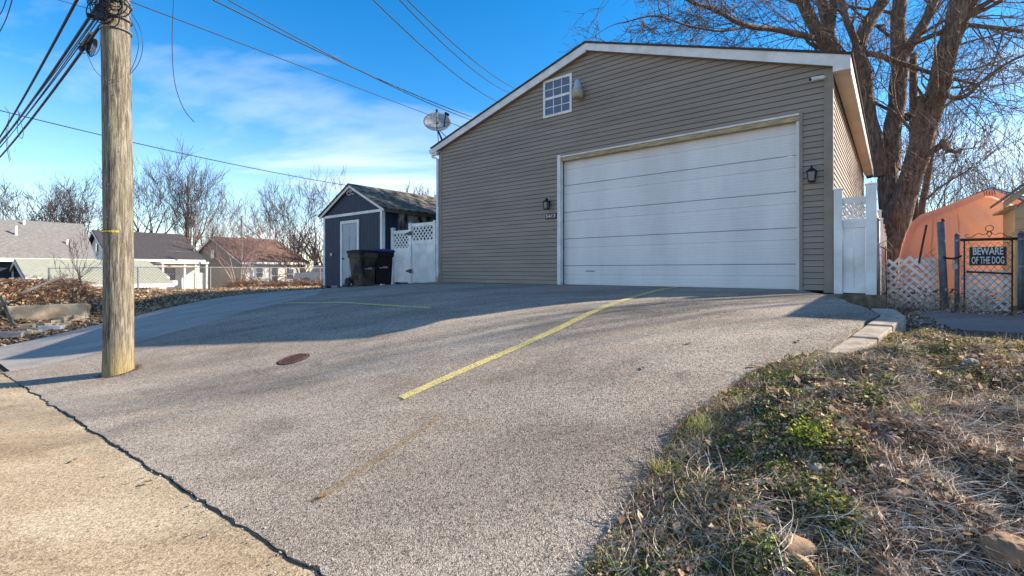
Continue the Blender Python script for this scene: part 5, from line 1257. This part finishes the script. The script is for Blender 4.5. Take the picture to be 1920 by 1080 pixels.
# the big maple behind the garage
T = Tree(77); T.rt = .035; Y0 = 17.3
def limb(pts, r0, r1, n=12, lv=3, kids=8, klen=(1.6, 3.2), up=.05, kfrom=.25, rng_=None, kr=None):
    """pts: (px,py,depth); a limb with child branches"""
    W = [at(x, y, d) for x, y, d in pts]; out_ = []
    for i in range(len(W) - 1):
        p0 = W[max(i - 1, 0)]; p1 = W[i]; p2 = W[i + 1]; p3 = W[min(i + 2, len(W) - 1)]
        for k in range(5):
            t = k / 5; out_.append(.5 * ((2 * p1) + (p2 - p0) * t + (2 * p0 - 5 * p1 + 4 * p2 - p3) * t * t + (3 * p1 - p0 - 3 * p2 + p3) * t ** 3))
    out_.append(W[-1]); m = len(out_); rad = [r0 + (r1 - r0) * k / (m - 1) for k in range(m)]
    for i in range(m):
        out_[i] = out_[i] + Vector((mnoise.noise(out_[i] * 1.1), mnoise.noise(out_[i] * 1.1 + Vector((9, 0, 0))), 0)) * min(.12, rad[i] * .6); rad[i] *= 1 + .10 * mnoise.noise(out_[i] * 1.7)
    T.wood.tube(out_, rad, n, False)
    for k in range(kids):
        i = T.r.randint(int(m * kfrom), m - 1); t = (out_[i] - out_[i - 1]).normalized()
        ax = t.orthogonal().normalized(); ax.rotate(__import__('mathutils').Quaternion(t, T.r.uniform(0, 6.283)))
        an = R(T.r.uniform(35, 75)); nd = t * math.cos(an) + ax * math.sin(an)
        T.grow(out_[i], nd, T.r.uniform(*klen), (kr or max(.02, min(.07, rad[i] * .4))), lv, up=up, wig=.20, split=(3, 4), ang=(25, 60), ratio=(.5, .8), minr=.0075)
    T.grow(out_[-1], (out_[-1] - out_[-2]), T.r.uniform(*klen), rad[-1] * .95, lv, up=up, wig=.2, split=(3, 5), minr=.0065)
    return out_
# trunk base and fork
limb([(1678, 560, 17.3), (1677, 500, 17.3), (1681, 430, 17.3), (1692, 375, 17.2), (1706, 335, 17.1)], .50, .34, 20, 0, 0)
limb([(1670, 460, 17.5), (1665, 370, 17.7), (1666, 300, 17.8)], .36, .29, 16, 0, 0)
limb([(1698, 362, 17.1), (1720, 290, 16.8), (1742, 220, 16.5), (1762, 150, 16.2), (1780, 80, 15.9), (1806, 10, 15.6), (1835, -60, 15.3)], .35, .27, 16, 3, 9, (1.4, 3.2))
limb([(1668, 320, 17.8), (1676, 230, 17.9), (1686, 130, 18), (1684, 60, 18.1), (1688, -20, 18.2), (1692, -80, 18.2)], .32, .20, 14, 3, 7, (1.4, 3))
limb([(1655, 330, 17.8), (1636, 240, 17.8), (1620, 150, 17.7), (1612, 95, 17.6), (1628, 45, 17.5), (1658, 0, 17.4), (1690, -70, 17.3)], .26, .20, 14, 3, 6, (1.4, 3))
limb([(1640, 330, 18.2), (1606, 220, 18.3), (1572, 120, 18.3), (1540, 70, 18.2), (1510, 20, 18.1), (1485, -40, 18)], .27, .20, 14, 3, 6, (1.4, 3))
limb([(1585, 150, 18.4), (1562, 80, 18.5), (1545, 20, 18.6), (1526, -50, 18.6)], .21, .17, 12, 3, 5, (1.4, 2.8))
limb([(1556, 60, 18.4), (1562, 20, 18.3), (1570, -40, 18.2)], .16, .12, 10, 3, 3, (1.2, 2.4))
limb([(1612, 100, 17.6), (1596, 60, 17.2), (1584, 25, 17), (1576, -30, 16.8)], .13, .10, 10, 3, 4, (1.2, 2.4))
limb([(1690, 110, 18), (1715, 70, 17.6), (1745, 20, 17.3), (1775, -50, 17)], .19, .13, 12, 3, 6, (1.4, 2.8))
limb([(1700, 220, 18.2), (1735, 200, 18.4), (1762, 140, 18.5), (1775, 60, 18.6), (1800, -40, 18.6)], .17, .11, 10, 3, 6, (1.4, 2.8))
limb([(1722, 540, 18.6), (1725, 430, 18.6), (1745, 300, 18.6), (1756, 200, 18.8), (1770, 120, 18.9)], .13, .09, 10, 3, 4, (1.4, 2.6))
# long side limbs
limb([(1532, 72, 18), (1500, 66, 17), (1450, 55, 16.5), (1390, 45, 16), (1345, 20, 15.7), (1300, 5, 15.5)], .12, .05, 8, 4, 22, (1.0, 2.4), .0, .1, kr=.022)
limb([(1400, 50, 16.1), (1350, 58, 15.7), (1290, 48, 15.4), (1230, 30, 15), (1170, 42, 14.8)], .045, .018, 6, 3, 14, (.9, 1.9), -.01, .05, kr=.016)
limb([(1616, 100, 17.5), (1650, 105, 17.2), (1690, 118, 17), (1725, 130, 16.8)], .10, .08, 8, 3, 6, (1, 2), 0, .1, kr=.03)
limb([(1690, 92, 17), (1720, 78, 16.6), (1760, 62, 16.2), (1805, 48, 15.8), (1850, 50, 15.4), (1925, 60, 15)], .10, .06, 8, 3, 9, (1.4, 3.0), -.03, .2, kr=.024)
limb([(1758, 150, 16.2), (1768, 172, 15.9), (1788, 184, 15.6), (1815, 178, 15.4), (1845, 150, 15.2), (1890, 118, 15), (1930, 100, 14.8)], .09, .03, 8, 3, 13, (1.4, 3.0), -.06, .2, kr=.02)
limb([(1730, 288, 16.5), (1748, 285, 16.2), (1765, 272, 16), (1772, 276, 15.9)], .12, .10, 8, 2, 5, (.5, 1.1), .1, .6, kr=.02)
limb([(1788, 60, 15.8), (1815, 30, 15.5), (1850, 5, 15.2), (1890, -20, 15)], .12, .06, 8, 3, 8, (1.2, 2.6), .0, .2, kr=.03)
# burl knobs
for (x, y, d, r_) in ((1768, 143, 15.9, .16), (1778, 150, 15.8, .12), (1758, 138, 16.0, .13), (1768, 268, 15.9, .12)):
    c = at(x, y, d); T.wood.lathe(c, [(.02, -r_), (r_ * .8, -r_ * .6), (r_, 0), (r_ * .7, r_ * .6), (.02, r_)], 10)
# shoots standing up from old cuts
for k in range(60):
    x, y = T.r.choice([(1768, 145), (1745, 210), (1700, 330), (1690, 250), (1650, 160), (1770, 270), (1720, 300), (1640, 120)])
    T.grow(at(x + T.r.uniform(-14, 14), y + T.r.uniform(-10, 10), 16), T.rv(.6) + Vector((.1, -.3, .3)), T.r.uniform(.6, 1.8), .014, 2, up=.12, wig=.25, minr=.005)
bt = T.build('maple_tree', Vector((13.9, 17.3, EYE - .7)), 'large bare tree with forked reddish-brown trunks behind the garage', None, 'bark_near', 'twig_near')
# brown utility pole behind the trunk
b = at(1713, 507, 19.2); t = thing('utility_pole', (b.x, b.y, EYE - .8), 'slim reddish-brown pole behind the big tree trunk', 'utility pole')
mb = MB(); mb.tube([Vector((b.x, b.y, EYE - .8)), at(1713, 300, 19.2), at(1713, 100, 19.2)], [.16, .15, .13], 12)
simple('pole_brown', (.16, .085, .055), (.10, .05, .035), 6, .9, stretch=(4, 4, .5)); mb.build('shaft', 'pole_brown', t, smooth=True)
mb = MB(); mb.tube([at(1713, 104, 19.2), at(1720, 110, 19.15)], .05, 8); mb.build('bracket', 'black_metal', t)
# thin poles among the left trees
for (x, y0, y1, d, lab) in ((353, 445, 330, 58, 'thin dark pole among the trees above the black roof'), (363, 470, 440, 42, 'short pipe above the black roof ridge'), (453, 520, 405, 40, 'thin pole rising beside the multi-stemmed tree')):
    p0, p1 = at(x, y0, d), at(x, y1, d); mb = MB(); mb.tube([Vector((p0.x, p0.y, EYE - 2)), p1], .12 if d > 50 else .07, 8); o = mb.build('street_pole', 'board_grey'); tag(o, lab, 'pole', None)
# bare yard tree beyond the right edge, its top throws soft branch shade over the lot
T = Tree(5); T.rt = .05; b = Vector((22, 9.4, EYE - .8))
T.grow(b, Vector((.03, .0, 1)), 7.5, .30, 4, up=.10, wig=.08, split=(3, 4), ang=(15, 38), ratio=(.55, .72), minr=.012)
T.build('bare_tree', b, 'bare yard tree well to the right of the fence, outside the view', None)

# ------------------------------------------------------------------ vegetation near
def in_mound(a, p): return (p > 4.55 or a < edge(p) - .24) and a < edge(p) + .06 and 3.55 < p < 8.55
def scatter(n, a0, a1, p0, p1, ok):
    out_ = []
    while len(out_) < n:
        a = random.uniform(a0, a1); p = random.uniform(p0, p1)
        if ok(a, p): out_.append((a, p))
    return out_
VIEW = lambda v: v.y > .6 and abs(v.x / v.y) < 1.35
def leaves(name, pts, mat, size, lift, label, cat, flat=.5, zf=land, lobes=False):
    V = []; Fc = []
    for (a, p) in pts:
        c = G(a, p, zf(a, p) + random.uniform(*lift)); s = random.uniform(*size)
        n = Vector((random.gauss(0, flat), random.gauss(0, flat), 1)).normalized(); u = n.orthogonal().normalized(); u.rotate(__import__('mathutils').Quaternion(n, random.uniform(0, 6.28))); w = n.cross(u); o = len(V)
        cup = random.uniform(-.1, .45) * s
        for q in (c - u * s, c + w * s * .55 + n * cup, c + u * s * 1.1 + n * random.uniform(-.2, .3) * s, c - w * s * .55 + n * cup): V.append((q.x, q.y, q.z))
        Fc.append((o, o + 1, o + 2)); Fc.append((o, o + 2, o + 3))
    o = npmesh(name, np.array(V), np.array(Fc), mat, kind='stuff'); return tag(o, label, cat)
def stems(name, pts, mat, length, width, label, cat, rise=.5, curl=.5, zf=land, seg=5, lift=0.0, dirf=None):
    V = []; Fc = []
    for (a, p) in pts:
        c = G(a, p, zf(a, p) + random.uniform(0, lift)); L = random.uniform(*length); an = random.uniform(0, 6.28); d = Vector((math.cos(an), math.sin(an), random.uniform(*((0, rise) if not isinstance(rise, tuple) else rise)))).normalized()
        wd = width * random.uniform(.6, 1.3); o = len(V); turn = Vector((random.gauss(0, curl), random.gauss(0, curl), random.gauss(-curl * .6, curl * .5)))
        for k in range(seg):
            sd = d.cross(Vector((random.uniform(-.2, .2), random.uniform(-.2, .2), 1)))
            if sd.length < .01: sd = Vector((1, 0, 0))
            sd.normalize(); w_ = wd * (1 - .8 * k / (seg - 1)); tilt = Vector((0, 0, w_ * .6)) 
            q = c - sd * w_ + tilt; V.append((q.x, q.y, q.z)); q = c + sd * w_ - tilt; V.append((q.x, q.y, q.z))
            if k: Fc.append((o + 2 * k - 2, o + 2 * k - 1, o + 2 * k + 1, o + 2 * k))
            c = c + d * (L / seg); d = (d + turn * (1.6 / seg)).normalized()
            if zf is not None and c.z < EYE + zf(a, p) - .05: d.z = abs(d.z)
    o = npmesh(name, np.array(V), np.array(Fc), mat, kind='stuff'); return tag(o, label, cat)
def nz(a, p, s=1., k=0): return mnoise.noise(Vector((a * s, p * s, k)))
A0_, A1_ = -4.6, .4
near = lambda a, p: in_mound(a, p)
inv = lambda a, p: in_mound(a, p) and VIEW(G(a, p))
leaves('leaf_litter', scatter(52000, A0_, A1_, 3.6, 8.5, lambda a, p: inv(a, p) and nz(a, p, 2.2, 1) > -.45), 'dry_leaf', (.006, .02), (.0, .035), 'brown dead leaf litter covering the mound beside the lot', 'leaves', .7)
leaves('weeds', scatter(26000, A0_, A1_, 4.2, 8.5, lambda a, p: inv(a, p) and nz(a, p, 1.3, 4) + .5 * nz(a, p, 4, 4) > .10 - (.30 if a > edge(p) - 1.0 else -.30)), 'weed_leaf', (.004, .012), (.005, .04), 'low green weeds on the left flank of the mound', 'weeds', .6)
leaves('ivy', scatter(900, A0_, A1_, 5.2, 8.5, lambda a, p: inv(a, p) and nz(a, p, 1.1, 8) > .08), 'ivy_leaf', (.012, .028), (.01, .05), 'dark green ivy patches on the lower mound', 'ivy', .5)
leaves('pale_leaves', scatter(600, A0_, A1_, 4.4, 8.5, inv), 'oak_leaf', (.02, .04), (.02, .05), 'larger pale fallen leaves lying on the mound', 'leaves', .6)
stems('dry_vines', scatter(15000, A0_, A1_, 4.8, 8.5, lambda a, p: inv(a, p) and (nz(a, p, 1.2, 12) + .12 * (-a - 1) > -.12)), 'straw', (.08, .32), .0016, 'tangled pale dead vines and stems on the right of the mound', 'dead stems', (-.05, .7), .9, seg=6, lift=.03)
stems('dry_stems', scatter(12000, A0_, A1_, 3.6, 8.5, inv), 'straw', (.03, .11), .0015, 'short dead straw scattered over the mound', 'straw', (-.05, .8), .8, seg=4, lift=.03)
stems('grass', scatter(40000, A0_ - 2, A1_, 3.62, 5.6, lambda a, p: in_mound(a, p) and VIEW(G(a, p)) and random.random() < math.exp(-max(0, p - 4.1) * 1.9) + (.30 if nz(a, p, 1.6, 20) > .12 else 0)), 'grass_blade', (.02, .065), .0018, 'short yellow-green grass along the sunny crest of the mound', 'grass', (.5, 2.0), .4, seg=4)
stems('edge_grass', scatter(3800, A0_, A1_, 4.4, 8.3, lambda a, p: in_mound(a, p) and a > edge(p) - .28 and nz(a, p, 2.5, 30) > .05), 'grass_blade', (.03, .10), .0018, 'straggling grass along the edge of the asphalt', 'grass', (.4, 2.0), .6, seg=4)
stems('tall_weeds', scatter(140, A0_ - 1, -.9, 3.6, 3.95, lambda a, p: VIEW(G(a, p)) and nz(a, p, 2.5, 44) > 0), 'straw', (.08, .2), .0016, 'thin dry weeds standing up on the mound crest', 'weeds', (1.5, 4), .3, seg=5)
cl = scatter(260, A0_, A1_, 4.5, 8.4, inv); mt_pts = []; gm_pts = []
for (a, p) in cl:
    r_ = random.uniform(.04, .13); tgt = gm_pts if (a > edge(p) - .95 and random.random() < .5) else mt_pts
    for _ in range(int(1500 * r_)): tgt.append((a + random.gauss(0, r_ * .5), p + random.gauss(0, r_ * .5)))
stems('brown_stems', scatter(14000, A0_, A1_, 4.3, 8.5, lambda a, p: inv(a, p) and nz(a, p, 1.5, 60) > -.15), 'brush_twig', (.04, .16), .0016, 'matted brown dead stems over the middle of the mound', 'dead stems', (-.05, 1.0), 1.1, seg=5, lift=.03)
stems('matted_stems', [q for q in mt_pts if inv(*q)], 'straw', (.03, .13), .0014, 'matted clumps of dead stems across the mound', 'dead stems', (.1, 1.6), 1.1, seg=5, lift=.02)
leaves('green_clumps', [q for q in gm_pts if inv(*q)], 'weed_leaf', (.004, .011), (.01, .06), 'bright green chickweed clumps along the left flank of the mound', 'weeds', .8)
def tuft(a, p, n, mat, L, label):
    stems('grass_tuft', [(a + random.gauss(0, .035), p + random.gauss(0, .035)) for _ in range(n)], mat, L, .0018, label, 'grass tuft', (.6, 2.4), .7, seg=6)
tuft(.18, 6.25, 260, 'grass_blade', (.08, .2), 'tall straggling grass tuft at the lot edge, upper one')
tuft(.28, 6.75, 200, 'grass_blade', (.06, .15), 'pale grass tuft at the lot edge, lower one')
for (x, y, d, n, lb) in ((1520, 858, 2.62, 420, 'bright yellow-green sprig above the grey stone on the mound'), (1718, 806, 2.75, 60, 'small bright yellow leaves near the right of the mound')):
    v = at(x, y, d); a, p = toap(v.x, v.y); o = leaves('bright_weed', [(a + random.gauss(0, .055), p + random.gauss(0, .05)) for _ in range(n)], 'bright_leaf', (.005, .014), (.03, .10), lb, 'weed', .6)
# stones on the mound
def stone(px_, py_, d, size, mat, label, seed, rz=0, sink=.3):
    v = at(px_, py_, d); a, p = toap(v.x, v.y); c = G(a, p, land(a, p)); rr = random.Random(seed); mb = MB(); n_, m_ = 12, 7; vs = []
    for i in range(m_):
        ph = math.pi * (i + .5) / m_
        for k in range(n_):
            th = 2 * math.pi * k / n_; x, y, z_ = math.sin(ph) * math.cos(th), math.sin(ph) * math.sin(th), math.cos(ph)
            mx_ = max(abs(x), abs(y), abs(z_)) ** .55; f = (1 / mx_) * (1 + .22 * mnoise.noise(Vector((x * 1.7 + seed, y * 1.7, z_ * 1.7))))
            X, Y, Z = x * f * size[0], y * f * size[1], z_ * f * size[2]
            vs.append((c.x + X * math.cos(rz) - Y * math.sin(rz), c.y + X * math.sin(rz) + Y * math.cos(rz), c.z + Z + size[2] * (1 - sink * 2)))
    mb.v = vs; mb.f = [(i * n_ + k, i * n_ + (k + 1) % n_, (i + 1) * n_ + (k + 1) % n_, (i + 1) * n_ + k) for i in range(m_ - 1) for k in range(n_)] + [tuple(range(n_))[::-1], tuple(range((m_ - 1) * n_, m_ * n_))]
    o = mb.build('stone', mat); ms_ = o.modifiers.new('s', 'SUBSURF'); ms_.levels = ms_.render_levels = 2; tx = bpy.data.textures.new('stone', 'CLOUDS'); tx.noise_scale = size[0] * .5; dm = o.modifiers.new('d', 'DISPLACE'); dm.texture = tx; dm.strength = size[2] * .45; tag(o, label, 'stone'); return o
stone(1485, 1008, 2.0, (.115, .06, .055), 'stone_brown', 'long brown stone near the bottom of the mound', 1, R(25))
stone(1532, 897, 2.45, (.045, .03, .03), 'stone_grey', 'flat grey stone just below the bright sprig', 2, R(30))
stone(1677, 866, 2.55, (.04, .035, .04), 'stone_pink', 'small pinkish stone among the ivy on the mound', 3, R(70))
stone(1690, 962, 2.15, (.085, .03, .03), 'stone_pink', 'narrow pinkish stone with pale end on the mound', 4, R(5))
stone(1856, 1015, 1.95, (.035, .035, .03), 'stone_brown', 'small round brown stone resting above the corner block', 5)
stone(1893, 1072, 1.80, (.085, .08, .055), 'stone_brown', 'large squared sandstone block at the bottom right corner', 6, R(-8), .25)
stone(1820, 722, 3.3, (.05, .03, .03), 'stone_grey', 'pale stone in the sunlit part of the mound at right', 7)
# leaf debris along the fence and under the white gate
leaves('leaf_litter', scatter(5200, -4.5, .3, -1.0, 3.2, lambda a, p: (p < .15 + .12 * nz(a, p, 3) or (a > -1.05 - .1 * p and a < edge(p) - .27)) and a < edge(p) and not (-.85 < a < .34 and -.1 < p < .16)), 'dry_leaf', (.008, .026), (.002, .03), 'dead leaves and debris along the foot of the fences', 'leaves', .6, zf=lambda a, p: max(land(a, p), -.622 - .008 * p if (a < -1 and p > -.35) else -9))
stems('dry_vines', scatter(1500, -1.9, -.65, -1.3, -.2, lambda a, p: True), 'straw', (.1, .5), .003, 'dead vines climbing the lattice behind the short fence', 'dead stems', (.3, 3), .7, seg=6)
leaves('dead_vine_leaves', scatter(900, -2.0, -.65, -1.4, -.35, lambda a, p: True), 'dry_leaf', (.015, .04), (.0, .35), 'brown vine leaves caught behind the white lattice', 'leaves', .9)
# a few stray leaves on the asphalt
for k, (x, y, d) in enumerate(((1290, 648, 0), (1496, 645, 0), (1412, 692, 0), (607, 937, 0), (140, 868, 0), (275, 910, 0), (1205, 695, 0))):
    u, s_ = (x - 960) / 884, (y - 507) / 884; yy = 1.5
    while yy < 20:
        a, p = toap(u * yy, yy)
        if s_ * yy >= -paved(a, p): break
        yy += .02
    c = G(a, p, lotz(a, p) + .008); mb = MB(); L = .035
    pts = [(-1, 0, 0), (-.3, .5, .2), (.1, .3, .1), (.4, .7, .3), (1.1, .1, .15), (.5, -.5, .35), (.0, -.25, .05), (-.4, -.45, .2)]
    an = k * 1.3; mb.v = [(c.x + (q[0] * math.cos(an) - q[1] * math.sin(an)) * L, c.y + (q[0] * math.sin(an) + q[1] * math.cos(an)) * L, c.z + q[2] * L) for q in pts] + [(c.x, c.y, c.z)]
    mb.f = [(8, i, (i + 1) % 8) for i in range(8)]
    wh = ['on the lit asphalt right of the yellow line', 'near the kerb', 'close to the mound edge', 'at the end of the rusty streak', 'on the tan street, left one', 'on the tan street, right one', 'midway between yellow line and mound'][k]
    o = mb.build('fallen_leaf', 'dry_leaf'); tag(o, 'small dry brown leaf lying ' + wh, 'leaf', 'stray leaves on the paving')
# ------------------------------------------------------------------ the bank beyond the alley
bankz = lambda a, p: land(a, p)
leaves('leaf_litter', scatter(9000, 17.3, 21.3, -3, 9.5, lambda a, p: random.random() < .35 + .65 * smooth((p - 2) / 3)), 'oak_leaf', (.03, .075), (.0, .07), 'orange-brown oak leaves covering the bank beyond the alley', 'leaves', .7)
stems('dead_grass', scatter(16000, 17.25, 21.5, -14, 9.5, lambda a, p: True), 'straw', (.05, .16), .005, 'tan dead grass on the verge beyond the alley', 'grass', (.4, 2), .5, seg=3)
# brush heap (things nobody could count, but the heap is one)
bh = thing('brush_heap', G(20.5, 8, -1.2), 'long tangled heap of red-brown brush and vines on the bank at left', 'brush heap')
V = []; Fc = []
def heap_top(x, y):  # in (a,p)
    return .62 * math.exp(-((x - 20.4) / .9) ** 2) * smooth((y - 5.6) / 1.0) * (1 + .25 * nz(x, y, .9, 3))
mbv = []
for _ in range(9000):
    p = random.uniform(5.5, 12); a = random.gauss(20.5, .75); h = heap_top(a, p)
    if h < .1: continue
    z_ = land(a, p) + random.uniform(0, 1) ** .6 * h; c = G(a, p, z_); L = random.uniform(.15, .6); d = Vector((random.gauss(0, 1), random.gauss(0, 1), random.gauss(.1, .5))).normalized(); o = len(V); w = .006
    for k in range(5):
        sd = Vector((0, 0, 1)) if k % 2 else Vector((0, 0, 1)); V.append((c.x, c.y, c.z - w)); V.append((c.x + w, c.y, c.z + w))
        if k: Fc.append((o + 2 * k - 2, o + 2 * k - 1, o + 2 * k + 1, o + 2 * k))
        c = c + d * L / 5; d = (d + Vector((random.gauss(0, .3), random.gauss(0, .3), random.gauss(-.12, .25)))).normalized()
npmesh('twigs', np.array(V), np.array(Fc), 'brush_twig', bh, kind='stuff')
V = []; Fc = []
for _ in range(9000):
    p = random.uniform(5.5, 12); a = random.gauss(20.4, .75); h = heap_top(a, p)
    if h < .1: continue
    c = G(a, p, land(a, p) + random.uniform(0, 1) ** .7 * h); s = random.uniform(.03, .07); n = Vector((random.gauss(0, 1), random.gauss(0, 1), random.gauss(0, 1))).normalized(); u = n.orthogonal().normalized(); w = n.cross(u); o = len(V)
    for q in (c - u * s, c + w * s * .6, c + u * s, c - w * s * .6): V.append(tuple(q))
    Fc.append((o, o + 1, o + 2, o + 3))
npmesh('dead_leaves', np.array(V), np.array(Fc), 'oak_leaf', bh, kind='stuff')
# second, lower brush along the far fence
bh = thing('brush_row', G(21.2, 0, -.8), 'low tangle of dead vines along the far chain-link fence', 'brush'); V = []; Fc = []
for _ in range(9000):
    p = random.uniform(-17, 1.5); a = random.gauss(21.2, .15); h = .42 * (.45 + .55 * max(0, nz(p * .6, 0, 1, 3) + .45))
    z_ = land(a, p) + random.uniform(0, 1) * h; c = G(a, p, z_); L = random.uniform(.15, .5); d = Vector((random.gauss(0, 1), random.gauss(0, 1), random.gauss(.2, .8))).normalized(); o = len(V); w = .008
    for k in range(4):
        V.append((c.x, c.y, c.z - w)); V.append((c.x + w, c.y, c.z + w))
        if k: Fc.append((o + 2 * k - 2, o + 2 * k - 1, o + 2 * k + 1, o + 2 * k))
        c = c + d * L / 4; d = (d + Vector((random.gauss(0, .3), random.gauss(0, .3), random.gauss(-.1, .3)))).normalized()
npmesh('twigs', np.array(V), np.array(Fc), 'brush_twig', bh, kind='stuff')
# broken concrete wall, rubble, boards
def rock(name, px_, py_, d, sx, sy, sz, mat, label, cat, rz=0, seed=0, tilt=0, zoff=0, group=None):
    v = at(px_, py_, d); rr = random.Random(seed); vs = []
    for z_ in (-1, 1):
        for (x, y) in ((-1, -1), (1, -1), (1, 1), (-1, 1)):
            X, Y, Z = x * sx / 2 * rr.uniform(.82, 1.1), y * sy / 2 * rr.uniform(.82, 1.1), z_ * sz / 2 * rr.uniform(.8, 1.1) + x * tilt * sx / 2
            vs.append((v.x + X * math.cos(rz) - Y * math.sin(rz), v.y + X * math.sin(rz) + Y * math.cos(rz), v.z + Z + zoff))
    mb = MB(); mb.add(vs, [(3, 2, 1, 0), (4, 5, 6, 7), (0, 1, 5, 4), (1, 2, 6, 5), (2, 3, 7, 6), (3, 0, 4, 7)]); o = mb.build(name, mat); bv = o.modifiers.new('b', 'BEVEL'); bv.width = min(sx, sy, sz) * .12; bv.segments = 2; tag(o, label, cat, group); return o
rock('concrete_wall', 92, 588, hit(92, 590)[0] - .1, 1.75, .35, .55, 'rubble_concrete', 'stub of old tan concrete wall under the brush heap', 'wall', R(30), 1)
rr = random.Random(8)
pos = [(46, 625), (58, 617), (70, 612), (80, 619), (95, 606), (108, 604), (118, 600), (126, 607), (135, 596), (150, 593), (88, 612), (104, 612), (64, 622), (142, 601), (52, 611), (156, 598)]
for k, (x, y) in enumerate(pos):
    rock('rubble_piece', x, y, hit(x, y)[0] - .03, rr.uniform(.2, .45), rr.uniform(.15, .38), rr.uniform(.09, .2), 'rubble_concrete', 'broken piece of pale concrete rubble at the foot of the bank', 'rubble', rr.uniform(0, 3), k, rr.uniform(-.3, .3), 0, 'broken concrete rubble on the alley verge')
rock('plastic_bag', 97, 615, hit(97, 616)[0] - .05, .55, .3, .16, 'plastic_sheet', 'crumpled bluish plastic sheet among the rubble', 'plastic sheet', R(20), 33)
rock('concrete_block', 22, 627, hit(22, 632)[0] - .05, .55, .25, .17, 'stone_grey', 'grey concrete block lying at the verge near the left edge', 'block', R(15), 34)
for (x0, y0, x1, y1, d, r_, lb) in ((2, 556, 24, 608, 12.9, .045, 'dark plank leaning on the rubble near the left edge, steeper one'), (-4, 578, 14, 566, 12.8, .04, 'dark plank crossing the steeper one at the left edge'), (40, 550, 127, 515, 13.4, .035, 'long grey board lying slantwise on the brush heap')):
    p0, p1 = at(x0, y0, d), at(x1, y1, d + (.9 if x1 > 100 else 0)); t_ = (p1 - p0).normalized(); sd = t_.cross(Vector((0, 1, 0))).normalized(); q = t_.cross(sd)
    mb = MB(); vs = [p0 + sd * r_ * s1 + q * .018 * s2 for (s1, s2) in ((-1, -1), (1, -1), (1, 1), (-1, 1))] + [p1 + sd * r_ * s1 + q * .018 * s2 for (s1, s2) in ((-1, -1), (1, -1), (1, 1), (-1, 1))]
    mb.add(vs, [(3, 2, 1, 0), (4, 5, 6, 7), (0, 1, 5, 4), (1, 2, 6, 5), (2, 3, 7, 6), (3, 0, 4, 7)]); o = mb.build('plank', 'board_grey'); tag(o, lb, 'plank')
for k, (x, y, d, H, lb) in enumerate(((133, 600, 14.4, 1.9, 'thin bare sapling growing through the brush heap, left one'), (155, 560, 15.5, 1.7, 'thin bare sapling growing beside the brush heap, right one'))):
    T = Tree(60 + k); T.rt = .02; b = at(x, y, d); T.grow(b, Vector((0, 0, 1)), H * .6, .032, 3, up=.2, wig=.12, split=(3, 4), ang=(20, 50), minr=.006); T.build('sapling', b, lb, 'saplings on the bank', 'bark_far', 'twig_far', 'sapling')
for o in bpy.data.objects:
    if '_o' in o: del o['_o']
print('tris ~', sum(len(o.data.polygons) for o in bpy.data.objects if o.type == 'MESH'), 'objects', len(bpy.data.objects))
